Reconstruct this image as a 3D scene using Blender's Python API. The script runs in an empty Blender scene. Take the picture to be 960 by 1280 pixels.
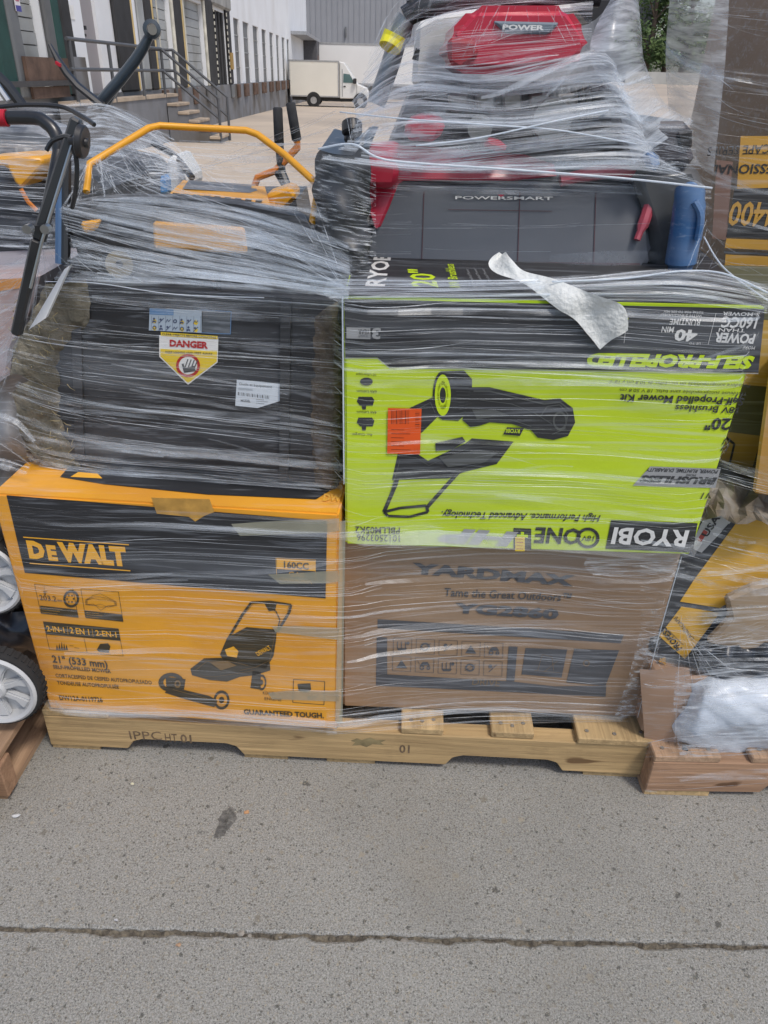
import bpy, bmesh, math, random
import numpy as np
from mathutils import Vector, Matrix
R = math.radians
rng = random.Random(7)
C = bpy.context.scene.collection
sc = bpy.context.scene

# ------------------------------------------------------------------ camera, sky, sun, exposure
F, TILT, ROLL, H = 940.0, R(30.2), R(1.6), 1.235
cam_d = bpy.data.cameras.new('camera'); cam = bpy.data.objects.new('camera', cam_d); C.objects.link(cam)
FW = Vector((0, math.cos(TILT), -math.sin(TILT)))
_u0 = Vector((0, math.sin(TILT), math.cos(TILT))); _r0 = Vector((1, 0, 0))
RT = _r0*math.cos(ROLL) + _u0*math.sin(ROLL); UP = _u0*math.cos(ROLL) - _r0*math.sin(ROLL)
m = Matrix((RT, UP, -FW)).transposed().to_4x4(); m.translation = (0, 0, H)
cam.matrix_world = m
cam_d.sensor_fit = 'VERTICAL'; cam_d.sensor_height = 36; cam_d.lens = 36*F/1280
cam_d.clip_start = .02; cam_d.clip_end = 2000
sc.camera = cam
SUN_EL, SUN_AZ = 60, 140          # azimuth from +Y, clockwise
w = bpy.data.worlds.new('World'); sc.world = w; w.use_nodes = True
nt = w.node_tree
sky = nt.nodes.new('ShaderNodeTexSky'); sky.sky_type = 'NISHITA'; sky.sun_disc = False
sky.sun_elevation = R(SUN_EL); sky.sun_rotation = R(SUN_AZ); sky.dust_density = 2.5; sky.air_density = 1.0; sky.ozone_density = .8
nt.links.new(sky.outputs[0], nt.nodes['Background'].inputs[0]); nt.nodes['Background'].inputs[1].default_value = .118
sl = bpy.data.lights.new('sun', 'SUN'); sl.energy = 1.5; sl.angle = R(10); sl.color = (1, .95, .88)
so = bpy.data.objects.new('sun', sl); C.objects.link(so)
dirv = Vector((math.sin(R(SUN_AZ))*math.cos(R(SUN_EL)), math.cos(R(SUN_AZ))*math.cos(R(SUN_EL)), math.sin(R(SUN_EL))))
so.rotation_euler = dirv.to_track_quat('Z', 'Y').to_euler()
sc.view_settings.view_transform = 'Standard'; sc.view_settings.look = 'None'
sc.view_settings.exposure = .30; sc.view_settings.gamma = 1; sc.view_settings.use_curve_mapping = False
sc.cycles.transparent_max_bounces = 40; sc.cycles.max_bounces = 8

# ------------------------------------------------------------------ measuring helpers: pixel of the photograph -> point on a world plane
def ray(px, py): return FW + RT*((px-480)/F) - UP*((py-640)/F)
EYE = Vector((0, 0, H))
def P(px, py, Y): d = ray(px, py); return EYE + d*(Y/d.y)
def Pz(px, py, z=0.0): d = ray(px, py); return EYE + d*((z-H)/d.z)
def Pp(px, py, p0, n): d = ray(px, py); return EYE + d*((Vector(p0)-EYE).dot(n)/d.dot(n))
SL = .0105
def gz(x, y):
    z = -SL*max(0, y-1.5)
    if y > 30 and x > 8: z += 1.9*min(1, (y-30)/45)*min(1, (x-8)/8)
    return z

# ------------------------------------------------------------------ materials
MATS = {}
def mat(name, col, rough=.6, var=.12, scale=8., bump=0., bscale=60., metal=0., coat=0., coat_r=.25, spec=.5, stretch=(1, 1, 1), col2=None, mixs=3., mixlo=.45, mixhi=.65, streak=0., veil=None):
    if name in MATS: return MATS[name]
    mt = bpy.data.materials.new(name); mt.use_nodes = True; N = mt.node_tree.nodes; L = mt.node_tree.links
    b = N['Principled BSDF']; b.inputs['Roughness'].default_value = rough; b.inputs['Metallic'].default_value = metal
    b.inputs['Specular IOR Level'].default_value = spec
    b.inputs['Coat Weight'].default_value = coat; b.inputs['Coat Roughness'].default_value = coat_r
    tc = N.new('ShaderNodeTexCoord'); mp = N.new('ShaderNodeMapping'); mp.inputs['Scale'].default_value = stretch
    L.new(tc.outputs['Object'], mp.inputs[0])
    n1 = N.new('ShaderNodeTexNoise'); n1.inputs['Scale'].default_value = scale; n1.inputs['Detail'].default_value = 5
    L.new(mp.outputs[0], n1.inputs['Vector'])
    r = N.new('ShaderNodeValToRGB')
    r.color_ramp.elements[0].position = .3; r.color_ramp.elements[1].position = .7
    c0 = [max(0, c*(1-var)) for c in col]; c1 = [min(1, c*(1+var)) for c in col]
    r.color_ramp.elements[0].color = (*c0, 1); r.color_ramp.elements[1].color = (*c1, 1)
    L.new(n1.outputs[0], r.inputs[0]); out = r.outputs[0]
    if col2:
        n2 = N.new('ShaderNodeTexNoise'); n2.inputs['Scale'].default_value = mixs; n2.inputs['Detail'].default_value = 6
        L.new(tc.outputs['Object'], n2.inputs['Vector'])
        mr = N.new('ShaderNodeMapRange'); mr.inputs[1].default_value = mixlo; mr.inputs[2].default_value = mixhi
        L.new(n2.outputs[0], mr.inputs[0])
        mx = N.new('ShaderNodeMix'); mx.data_type = 'RGBA'; mx.inputs[7].default_value = (*col2, 1)
        L.new(mr.outputs[0], mx.inputs[0]); L.new(out, mx.inputs[6]); out = mx.outputs[2]
    L.new(out, b.inputs['Base Color'])
    if bump:
        n3 = N.new('ShaderNodeTexNoise'); n3.inputs['Scale'].default_value = bscale; n3.inputs['Detail'].default_value = 4
        L.new(mp.outputs[0], n3.inputs['Vector'])
        bp = N.new('ShaderNodeBump'); bp.inputs['Strength'].default_value = bump; bp.inputs['Distance'].default_value = .01
        L.new(n3.outputs[0], bp.inputs['Height']); L.new(bp.outputs[0], b.inputs['Normal'])
    if streak:                       # clinging film: a glossy coat with fine horizontal stretch lines
        ms = N.new('ShaderNodeMapping'); ms.inputs['Scale'].default_value = (1.2, 1.2, 130); L.new(tc.outputs['Object'], ms.inputs[0])
        n4 = N.new('ShaderNodeTexNoise'); n4.inputs['Scale'].default_value = 2.; n4.inputs['Detail'].default_value = 4; n4.inputs['Distortion'].default_value = .4
        L.new(ms.outputs[0], n4.inputs['Vector'])
        bs = N.new('ShaderNodeBump'); bs.inputs['Strength'].default_value = streak; bs.inputs['Distance'].default_value = .02
        L.new(n4.outputs[0], bs.inputs['Height']); L.new(bs.outputs[0], b.inputs['Coat Normal'])
        b.inputs['Coat Weight'].default_value = max(coat, .14)
        if veil is None: veil = .24
    if veil: film_veil(N, L, b, tc, veil)
    MATS[name] = mt
    return mt

def film_veil(N, L, b, tc, amount):
    """one layer of clinging stretch film over the printed board: thin, mostly clear, whitened along its stretch lines"""
    acc = None
    for rot, sx, sz, lo, hi, k in ((1.6, 2.2, 120, .55, .74, .9), (-2.4, 3., 75, .58, .78, .9), (4.0, 2.0, 38, .60, .76, 1.), (.5, 1.0, 11, .52, .85, .6), (-6, 1.6, 26, .63, .76, .9)):
        r = N.new('ShaderNodeMapping'); r.inputs['Rotation'].default_value = (0, R(rot), 0); L.new(tc.outputs['Object'], r.inputs[0])
        s = N.new('ShaderNodeMapping'); s.inputs['Scale'].default_value = (sx, sz*.55, sz); s.inputs['Location'].default_value = (rot*7, 0, rot*3); L.new(r.outputs[0], s.inputs[0])
        n = N.new('ShaderNodeTexNoise'); n.inputs['Scale'].default_value = 1; n.inputs['Detail'].default_value = 5; n.inputs['Roughness'].default_value = .6; n.inputs['Distortion'].default_value = .3
        L.new(s.outputs[0], n.inputs['Vector'])
        q = N.new('ShaderNodeMapRange'); q.inputs[1].default_value = lo; q.inputs[2].default_value = hi; q.inputs[3].default_value = 0; q.inputs[4].default_value = k
        L.new(n.outputs[0], q.inputs[0])
        if acc is None: acc = q.outputs[0]
        else:
            m = N.new('ShaderNodeMath'); m.operation = 'MAXIMUM'; L.new(acc, m.inputs[0]); L.new(q.outputs[0], m.inputs[1]); acc = m.outputs[0]
    m = N.new('ShaderNodeMapRange'); m.inputs[3].default_value = .02*amount/.34; m.inputs[4].default_value = min(.8, amount*1.5); L.new(acc, m.inputs[0])
    f = N.new('ShaderNodeBsdfPrincipled'); f.inputs['Base Color'].default_value = (.66, .72, .80, 1); f.inputs['Roughness'].default_value = .35
    x = N.new('ShaderNodeMixShader'); L.new(m.outputs[0], x.inputs[0]); L.new(b.outputs[0], x.inputs[1]); L.new(f.outputs[0], x.inputs[2])
    L.new(x.outputs[0], N['Material Output'].inputs[0])

def film_mat(name, lo, hi, su, sv, a=.4, z=.72, col=(.86, .93, 1.0), rough=.2):  # clear film; its pale bluish base colour stands in for sky glints
    mt = bpy.data.materials.new(name); mt.use_nodes = True; N = mt.node_tree.nodes; L = mt.node_tree.links
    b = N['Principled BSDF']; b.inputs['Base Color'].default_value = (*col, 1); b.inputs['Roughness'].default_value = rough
    b.inputs['Specular IOR Level'].default_value = 1.
    uv = N.new('ShaderNodeUVMap'); uv.uv_map = 'uv'
    mp = N.new('ShaderNodeMapping'); mp.inputs['Scale'].default_value = (su, sv, 1); L.new(uv.outputs[0], mp.inputs[0])
    n = N.new('ShaderNodeTexNoise'); n.inputs['Scale'].default_value = 1; n.inputs['Detail'].default_value = 6; n.inputs['Roughness'].default_value = .62
    n.inputs['Distortion'].default_value = .5
    L.new(mp.outputs[0], n.inputs['Vector'])
    mr = N.new('ShaderNodeMapRange'); mr.inputs[1].default_value = a; mr.inputs[2].default_value = z; mr.inputs[3].default_value = lo; mr.inputs[4].default_value = hi
    L.new(n.outputs[0], mr.inputs[0])
    bp = N.new('ShaderNodeBump'); bp.inputs['Strength'].default_value = .35; bp.inputs['Distance'].default_value = .004
    L.new(n.outputs[0], bp.inputs['Height']); L.new(bp.outputs[0], b.inputs['Normal'])
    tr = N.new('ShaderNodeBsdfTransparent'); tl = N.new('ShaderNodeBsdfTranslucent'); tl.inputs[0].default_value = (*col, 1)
    m0 = N.new('ShaderNodeMixShader'); m0.inputs[0].default_value = .35; L.new(b.outputs[0], m0.inputs[1]); L.new(tl.outputs[0], m0.inputs[2])
    ms = N.new('ShaderNodeMixShader'); L.new(mr.outputs[0], ms.inputs[0]); L.new(tr.outputs[0], ms.inputs[1]); L.new(m0.outputs[0], ms.inputs[2])
    L.new(ms.outputs[0], N['Material Output'].inputs[0])
    return mt

# ------------------------------------------------------------------ mesh builder
class MB:
    def __init__(s): s.v = []; s.f = []; s.uv = {}
    def add(s, vs, fs):
        n = len(s.v); s.v += [tuple(v) for v in vs]; s.f += [tuple(i+n for i in f) for f in fs]; return s
    def hexa(s, p):        # p: 4 bottom (ccw from above), 4 top
        return s.add(p, [(3, 2, 1, 0), (4, 5, 6, 7), (0, 1, 5, 4), (1, 2, 6, 5), (2, 3, 7, 6), (3, 0, 4, 7)])
    def boxv(s, o, ax, ay, az):
        o, ax, ay, az = map(Vector, (o, ax, ay, az))
        return s.hexa([o, o+ax, o+ax+ay, o+ay, o+az, o+ax+az, o+ax+ay+az, o+ay+az])
    def box(s, lo, hi):
        return s.boxv(lo, (hi[0]-lo[0], 0, 0), (0, hi[1]-lo[1], 0), (0, 0, hi[2]-lo[2]))
    def prism(s, pts, ex):
        pts = [Vector(p) for p in pts]; ex = Vector(ex); n = len(pts)
        nn = Vector((0, 0, 0))
        for i in range(n): nn += pts[i].cross(pts[(i+1) % n])
        if nn.dot(ex) > 0: pts = pts[::-1]
        return s.add(pts+[p+ex for p in pts], [tuple(range(n)), tuple(range(2*n-1, n-1, -1))] + [((i+1) % n, i, i+n, (i+1) % n+n) for i in range(n)])
    def tube(s, pts, r, seg=8, smooth=0, flat=None):
        pts = [Vector(p) for p in pts]
        if smooth:
            pts = catmull(pts, smooth)
        rs = r if isinstance(r, (list, tuple)) else [r]*len(pts)
        if len(rs) != len(pts):
            rs = [rs[min(len(rs)-1, int(i*(len(rs)-1)/(len(pts)-1)+.5))] for i in range(len(pts))]
        vs = []; up = None
        for i, p in enumerate(pts):
            t = (pts[min(i+1, len(pts)-1)]-pts[max(i-1, 0)]).normalized()
            if up is None:
                up = Vector((0, 0, 1)) if abs(t.z) < .9 else Vector((0, 1, 0))
            a = t.cross(up).normalized(); bb = a.cross(t).normalized(); up = bb
            for k in range(seg):
                an = 2*math.pi*k/seg
                vs.append(p + (a*math.cos(an)*(flat or 1) + bb*math.sin(an))*rs[i])
        fs = [(i*seg+k, i*seg+(k+1) % seg, (i+1)*seg+(k+1) % seg, (i+1)*seg+k) for i in range(len(pts)-1) for k in range(seg)]
        fs += [tuple(range(seg-1, -1, -1)), tuple(range((len(pts)-1)*seg, len(pts)*seg))]
        return s.add(vs, fs)
    def cyl(s, a, b, r0, r1=None, seg=16): return s.tube([a, b], [r0, r0 if r1 is None else r1], seg)
    def ring(s, c, ax, prof, seg=32):      # lathe: prof = [(radius, along axis)...] closed loop
        c = Vector(c); ax = Vector(ax).normalized(); a = ax.orthogonal().normalized(); b = ax.cross(a); n = len(prof)
        vs = [c + ax*h + (a*math.cos(2*math.pi*k/seg)+b*math.sin(2*math.pi*k/seg))*r for k in range(seg) for r, h in prof]
        fs = [(k*n+i, k*n+(i+1) % n, ((k+1) % seg)*n+(i+1) % n, ((k+1) % seg)*n+i) for k in range(seg) for i in range(n)]
        return s.add(vs, fs)
    def grid(s, G):                        # G [rows][cols] points
        r, c = len(G), len(G[0]); n = len(s.v)
        s.add([p for row in G for p in row], [(i*c+j, i*c+j+1, (i+1)*c+j+1, (i+1)*c+j) for i in range(r-1) for j in range(c-1)])
        for i in range(r):
            for j in range(c): s.uv[n+i*c+j] = (j/(c-1), i/(r-1))
        return s
def catmull(p, k):
    out = []
    for i in range(len(p)-1):
        a, b, c, d = p[max(i-1, 0)], p[i], p[i+1], p[min(i+2, len(p)-1)]
        for j in range(k):
            t = j/k
            out.append(.5*((2*b)+(c-a)*t+(2*a-5*b+4*c-d)*t*t+(3*b-a-3*c+d)*t**3))
    out.append(p[-1]); return out

def obj(name, mb, material, parent=None, bevel=0., smooth=False, label=None, kind=None, seg=1):
    me = bpy.data.meshes.new(name)
    off = Vector(parent['_o']) if parent is not None else Vector((0, 0, 0))
    me.from_pydata([tuple(Vector(v)-off) for v in mb.v], [], mb.f); me.update()
    if mb.uv:
        ul = me.uv_layers.new(name='uv')
        for lp in me.loops: ul.data[lp.index].uv = mb.uv.get(lp.vertex_index, (0, 0))
    if bevel:
        bm = bmesh.new(); bm.from_mesh(me)
        es = [e for e in bm.edges if len(e.link_faces) == 2 and e.calc_face_angle(0) > .5]
        bmesh.ops.bevel(bm, geom=es, offset=bevel, segments=seg, affect='EDGES', clamp_overlap=True); bm.to_mesh(me); bm.free()
    if smooth:
        me.polygons.foreach_set('use_smooth', [True]*len(me.polygons))
        if smooth != 2: me.set_sharp_from_angle(angle=R(40))
    me.materials.append(material)
    o = bpy.data.objects.new(name, me); C.objects.link(o)
    if parent is not None:
        o.parent = parent; o['_o'] = parent['_o']
    if label: o['label'] = label
    if kind: o['kind'] = kind
    return o
def thing(name, label, cat, loc=(0, 0, 0), group=None):
    o = bpy.data.objects.new(name, None); C.objects.link(o); o.empty_display_size = .05
    o.location = loc; o['_o'] = tuple(loc); o['label'] = label; o['category'] = cat
    if group: o['group'] = group
    return o
def single(name, mb, material, label, cat, group=None, **k):     # a thing that is one mesh, origin at its base
    xs = np.array(mb.v); lo = xs.min(0); hi = xs.max(0); o3 = ((lo[0]+hi[0])/2, (lo[1]+hi[1])/2, lo[2])
    mb.v = [tuple(Vector(v)-Vector(o3)) for v in mb.v]
    o = obj(name, mb, material, None, **k); o.location = o3; o['_o'] = o3; o['label'] = label; o['category'] = cat
    if group: o['group'] = group
    return o
def struct(name, mb, material, **k): return obj(name, mb, material, None, kind='structure', **k)

# ------------------------------------------------------------------ print: flat shapes and lettering lying on a face
class Face:
    def __init__(s, p0, n): s.p0 = Vector(p0); s.n = Vector(n).normalized()
    def at(s, px, py, off=0.): return Pp(px, py, s.p0 + s.n*off, s.n)
    def poly(s, mb, pts, off=.0008):
        q = [s.at(x, y, off) for x, y in pts]
        nn = Vector((0, 0, 0))
        for i in range(len(q)): nn += (q[i]-q[0]).cross(q[(i+1) % len(q)]-q[0])
        if nn.dot(s.n) < 0: q = q[::-1]
        mb.add(q, [tuple(range(len(q)))])
    def line(s, mb, a, b, w, off=.0012):
        A, B = s.at(*a, off), s.at(*b, off); t = (B-A).normalized(); k = s.n.cross(t)*w/2
        q = [A-k, B-k, B+k, A+k]; mb.add(q, [(0, 1, 2, 3)])
    def path(s, mb, pts, w, off=.0012):
        for a, b in zip(pts, pts[1:]): s.line(mb, a, b, w, off)
    def disc(s, mb, c, rx, ry=None, off=.0012, n=20, hole=0):
        ry = ry or rx
        o = [(c[0]+rx*math.cos(2*math.pi*i/n), c[1]+ry*math.sin(2*math.pi*i/n)) for i in range(n)]
        if not hole: s.poly(mb, o, off); return
        for i in range(n):
            a, b = o[i], o[(i+1) % n]
            k = lambda p: (c[0]+(p[0]-c[0])*hole, c[1]+(p[1]-c[1])*hole)
            s.poly(mb, [a, b, k(b), k(a)], off)
    def text(s, mb, body, b0, b1, top, off=.0014, bold=0., shear=0., ):
        """lettering from baseline start b0 to baseline end b1; top = a pixel over b0 at the height of the capitals"""
        B0, B1, T = s.at(*b0, off), s.at(*b1, off), s.at(*top, off)
        ex = B1-B0; wd = ex.length; ex.normalize(); ey = s.n.cross(ex)
        h = (T-B0).dot(ey)
        vs, fs = glyphs(body, bold, shear)
        x0 = min(v[0] for v in vs); x1 = max(v[0] for v in vs)
        capv, _ = glyphs('H', bold, 0); y0 = min(v[1] for v in capv); y1 = max(v[1] for v in capv)
        q = [B0 + ex*((v[0]-x0)/(x1-x0)*wd) + ey*((v[1]-y0)/(y1-y0)*h) for v in vs]
        if h < 0: fs = [f[::-1] for f in fs]
        mb.add(q, fs)
_gl = {}
def glyphs(body, bold, shear):
    k = (body, bold, shear)
    if k not in _gl:
        cu = bpy.data.curves.new('lettering', 'FONT'); cu.body = body; cu.size = 1; cu.offset = bold; cu.shear = shear; cu.resolution_u = 2
        cu.fill_mode = 'FRONT'
        o = bpy.data.objects.new('lettering', cu); C.objects.link(o)
        dg = bpy.context.evaluated_depsgraph_get(); dg.update()
        me = o.evaluated_get(dg).to_mesh()
        _gl[k] = ([tuple(v.co) for v in me.vertices], [tuple(p.vertices) for p in me.polygons])
        o.evaluated_get(dg).to_mesh_clear(); bpy.data.objects.remove(o); bpy.data.curves.remove(cu)
    return _gl[k]

# ------------------------------------------------------------------ stretch film: strands drawn over a patch, bands and sheets
def patch(G):
    G = [[Vector(p) for p in r] for r in G]
    A = np.array([[tuple(p) for p in catmull(r, 6)] for r in G])          # rows x cols
    B = []
    for j in range(A.shape[1]):
        B.append([tuple(p) for p in catmull([Vector(q) for q in A[:, j]], 6)])
    return np.array(B).transpose(1, 0, 2)
def smp(A, u, v):
    r, c = A.shape[:2]; x = np.clip(u, 0, 1)*(c-1); y = np.clip(v, 0, 1)*(r-1)
    i = np.minimum(x.astype(int), c-2); j = np.minimum(y.astype(int), r-2); fx = (x-i)[:, None]; fy = (y-j)[:, None]
    return A[j, i]*(1-fx)*(1-fy)+A[j, i+1]*fx*(1-fy)+A[j+1, i]*(1-fx)*fy+A[j+1, i+1]*fx*fy
DENS, THIN = .27, .62
def strands(mb, A, n, w=(.0005, .0016), slant=0., jit=.03, seed=0, seg=14, span=(.0, 1.), bands=None, proud=.003, vr=(0, 1), short=.3, wav=.01):
    rs = np.random.RandomState(seed)
    bands = bands or max(4, int(n/14))
    bc = rs.uniform(vr[0], vr[1], bands); bs = slant+rs.normal(0, jit*.6, bands)
    n = int(n*DENS); w = (w[0]*THIN, w[1]*THIN)
    for k in range(n):
        inb = bands and rs.rand() < .75
        if inb:
            bi = rs.randint(len(bc)); v0 = bc[bi]+rs.normal(0, .014); v1 = v0+bs[bi]+rs.normal(0, .006)
        else:
            v0 = rs.uniform(*vr); v1 = v0+slant+rs.normal(0, jit*.5)
        a, b = span
        if rs.rand() < short:
            L = rs.uniform(.15, .7)*(b-a); a = rs.uniform(a, b-L); b = a+L
        u = np.linspace(a, b, seg+1); t = np.linspace(0, 1, seg+1)
        v = v0+(v1-v0)*t+wav*rs.normal()*np.sin(t*math.pi)+wav*.4*rs.normal()*np.sin(t*math.pi*2)
        ok = (v > 0) & (v < 1)
        if ok.sum() < 3: continue
        u, v = u[ok], v[ok]
        p = smp(A, u, v); du = np.gradient(p, axis=0); dv = smp(A, u, v+.02)-smp(A, u, v-.02)
        nn = np.cross(du, dv); nn /= np.linalg.norm(nn, axis=1)[:, None]+1e-9
        nn *= np.sign(((np.array(EYE)-p)*nn).sum(1))[:, None]
        dv = np.cross(nn, du); dv /= np.linalg.norm(dv, axis=1)[:, None]+1e-9
        ww = rs.uniform(*w) if rs.rand() < .9 else w[1]*rs.uniform(1, 2.6)
        tap = (.35+.65*np.sin(np.linspace(.15, math.pi-.15, len(u))))[:, None]
        p = p+nn*rs.uniform(.0012, proud)
        # slight roll of the ribbon so that glints differ
        dv = dv+nn*rs.uniform(-1.3, 1.3)
        l, r_ = p-dv*ww*tap/2, p+dv*ww*tap/2
        base = len(mb.v); m_ = len(u)
        mb.v += [tuple(x) for x in l]+[tuple(x) for x in r_]
        sd = rs.rand()*50
        for q in range(m_): mb.uv[base+q] = (u[q], sd); mb.uv[base+m_+q] = (u[q], sd+.02)
        mb.f += [(base+q, base+q+1, base+m_+q+1, base+m_+q) for q in range(m_-1)]
def sheet(mb, A, nu=40, nv=24, wr=.006, seed=0):
    rs = np.random.RandomState(seed)
    G = []
    ph = rs.uniform(0, 6, 8); fr = rs.uniform(3, 16, 8)
    for i in range(nv):
        v = np.full(nu, i/(nv-1)); u = np.linspace(0, 1, nu)
        p = smp(A, u, v)
        d = sum(np.sin(ph[k]+fr[k]*(v*2.2+u*.3*(k % 3-1))) for k in range(8))/8
        dirs = np.array(EYE)-p; dirs /= np.linalg.norm(dirs, axis=1)[:, None]
        G.append([tuple(x) for x in p+dirs*(d*wr)[:, None]])
    mb.grid(G)

# ================================================================== SETTING: ground
def concrete(name, base, warm):
    mt = bpy.data.materials.new(name); mt.use_nodes = True; N = mt.node_tree.nodes; L = mt.node_tree.links
    b = N['Principled BSDF']; b.inputs['Roughness'].default_value = .9; b.inputs['Specular IOR Level'].default_value = .3
    tc = N.new('ShaderNodeTexCoord')
    def noise(s, d=5, r=.6):
        n = N.new('ShaderNodeTexNoise'); n.inputs['Scale'].default_value = s; n.inputs['Detail'].default_value = d; n.inputs['Roughness'].default_value = r
        L.new(tc.outputs['Object'], n.inputs['Vector']); return n
    def ramp(src, p0, c0, p1, c1):
        r = N.new('ShaderNodeValToRGB'); r.color_ramp.elements[0].position = p0; r.color_ramp.elements[1].position = p1
        r.color_ramp.elements[0].color = (*c0, 1); r.color_ramp.elements[1].color = (*c1, 1); L.new(src, r.inputs[0]); return r.outputs[0]
    def mix(f, a, bb, mode='MIX'):
        x = N.new('ShaderNodeMix'); x.data_type = 'RGBA'; x.blend_type = mode
        for s, i in ((f, 0), (a, 6), (bb, 7)):
            if isinstance(s, (int, float)): x.inputs[i].default_value = s
            elif isinstance(s, tuple): x.inputs[i].default_value = (*s, 1)
            else: L.new(s, x.inputs[i])
        return x.outputs[2]
    g = lambda k: tuple(c*k for c in base)
    c = ramp(noise(2.2, 6).outputs[0], .3, g(.84), .72, g(1.15))
    c = mix(ramp(noise(330, 3, .7).outputs[0], .40, (0, 0, 0), .62, (1, 1, 1)), c, g(1.7))
    c = mix(ramp(noise(210, 3, .7).outputs[0], .56, (0, 0, 0), .70, (.85, .85, .85)), c, g(.36))
    for sc_, lo, hi, seed in ((110, .0, .90, 0), (60, .0, .955, 3.3), (190, 0, .78, 7.7), (330, 0, .60, 1.7), (520, 0, .5, 4.1)):
        mp = N.new('ShaderNodeMapping'); mp.inputs['Location'].default_value = (seed, seed, seed); L.new(tc.outputs['Object'], mp.inputs[0])
        wb = noise(sc_*2.2, 2); ad = N.new('ShaderNodeMixRGB'); ad.inputs[0].default_value = .010*95/sc_; L.new(mp.outputs[0], ad.inputs[1]); L.new(wb.outputs['Color'], ad.inputs[2])
        vo = N.new('ShaderNodeTexVoronoi'); vo.inputs['Scale'].default_value = sc_; L.new(ad.outputs[0], vo.inputs['Vector'])
        near = ramp(vo.outputs['Distance'], .26, (1, 1, 1), .46, (0, 0, 0))
        sp = N.new('ShaderNodeSeparateColor'); L.new(vo.outputs['Color'], sp.inputs[0])
        pick = ramp(sp.outputs[0], hi, (0, 0, 0), hi+.02, (.8, .8, .8))
        ml = N.new('ShaderNodeMath'); ml.operation = 'MULTIPLY'; L.new(near, ml.inputs[0]); L.new(pick, ml.inputs[1])
        tone = ramp(sp.outputs[1], .2, g(.27), .95, tuple(x*1.25 for x in warm))
        c = mix(ml.outputs[0], c, tone)
    st = noise(.9, 7, .62)
    c = mix(ramp(st.outputs[0], .48, (0, 0, 0), .76, (.8, .8, .8)), c, tuple(x*.58 for x in base))
    st2 = noise(1.7, 5)
    c = mix(ramp(st2.outputs[0], .55, (0, 0, 0), .8, (.6, .6, .6)), c, warm)
    L.new(c, b.inputs['Base Color'])
    bn = noise(260, 4, .7); bp = N.new('ShaderNodeBump'); bp.inputs['Strength'].default_value = .5; bp.inputs['Distance'].default_value = .0035
    L.new(bn.outputs[0], bp.inputs['Height']); L.new(bp.outputs[0], b.inputs['Normal'])
    return mt
conc = concrete('concrete', (.230, .228, .214), (.30, .265, .205))
lotm = mat('lot_surface', (.50, .42, .335), .9, .1, .35, col2=(.38, .325, .27), mixs=.12)
def jl(x, side):          # the ragged joint line across the slab
    b0 = .7235+.004*x
    nz = .0007*math.sin(x*37+1)+.0006*math.sin(x*91)+.0007*math.sin(x*173+2)
    if side < 0:
        chips = 0
        for cx, wd, dp in ((-.395, .09, .010), (-.28, .03, .006), (-.17, .035, .009), (-.06, .05, .012), (.12, .05, .007), (.25, .03, .009), (.33, .06, .006), (.48, .05, .011), (.58, .05, .005), (-.72, .1, .008), (.85, .1, .008)):
            t = abs(x-cx)/wd
            if t < 1: chips += .5*dp*(1-t**3)
        return b0-.0035-chips+nz*1.3
    return b0+.0035+nz
NX = 420
xs = [-1.6+3.2*i/NX for i in range(NX+1)]
mb = MB(); rows = []
for k, y in enumerate((-4, -.2, .3)): rows.append([(x, y, 0) for x in xs])
rows.append([(x, jl(x, -1)-.004, 0) for x in xs]); rows.append([(x, jl(x, -1)+rng.uniform(-.0012, .0012), -.003) for x in xs]); rows.append([(x, jl(x, -1)+.002, -.022) for x in xs])
mb.grid(rows)
mb.box((-30, -4, -.05), (-1.6, .722, 0)); mb.box((1.6, -4, -.05), (30, .722, 0))
struct('slab', mb, conc)
mb = MB(); rows = [[(x, jl(x, 1)-.002, -.022) for x in xs], [(x, jl(x, 1)+rng.uniform(-.001, .001), -.003) for x in xs], [(x, jl(x, 1)+.004, 0) for x in xs]]
for y in (1.0, 1.5, 8): rows.append([(x, y, gz(x, y)) for x in xs])
mb.grid(rows)
for x0, x1 in ((-30, -1.6), (1.6, 30)):
    mb.grid([[(x0, .73, 0), (x1, .73, 0)], [(x0, 1.5, 0), (x1, 1.5, 0)], [(x0, 8, gz(0, 8)), (x1, 8, gz(0, 8))]])
struct('pavement', mb, conc)
mb = MB(); mb.grid([[(x, .70, -.012), (x, .724, -.0045+rng.uniform(-.003, .002)), (x, .75, -.012)] for x in xs])
struct('joint_dirt', mb, mat('joint_dirt', (.11, .095, .075), .95, .4, 160, bump=.8, bscale=260, col2=(.22, .19, .14), mixs=90))
mb = MB(); gx = [-260, -120, -60, -30, -15, -8, -4, 0, 4, 8, 10, 12, 14, 16, 20, 26, 34, 60, 120, 260]; gy = [7.9, 10, 15, 22, 30, 36, 45, 55, 65, 75, 90, 140, 400]
mb.grid([[(x, y, gz(x, y)-.004) for x in gx] for y in gy]); struct('lot_ground', mb, lotm, smooth=2)
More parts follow.
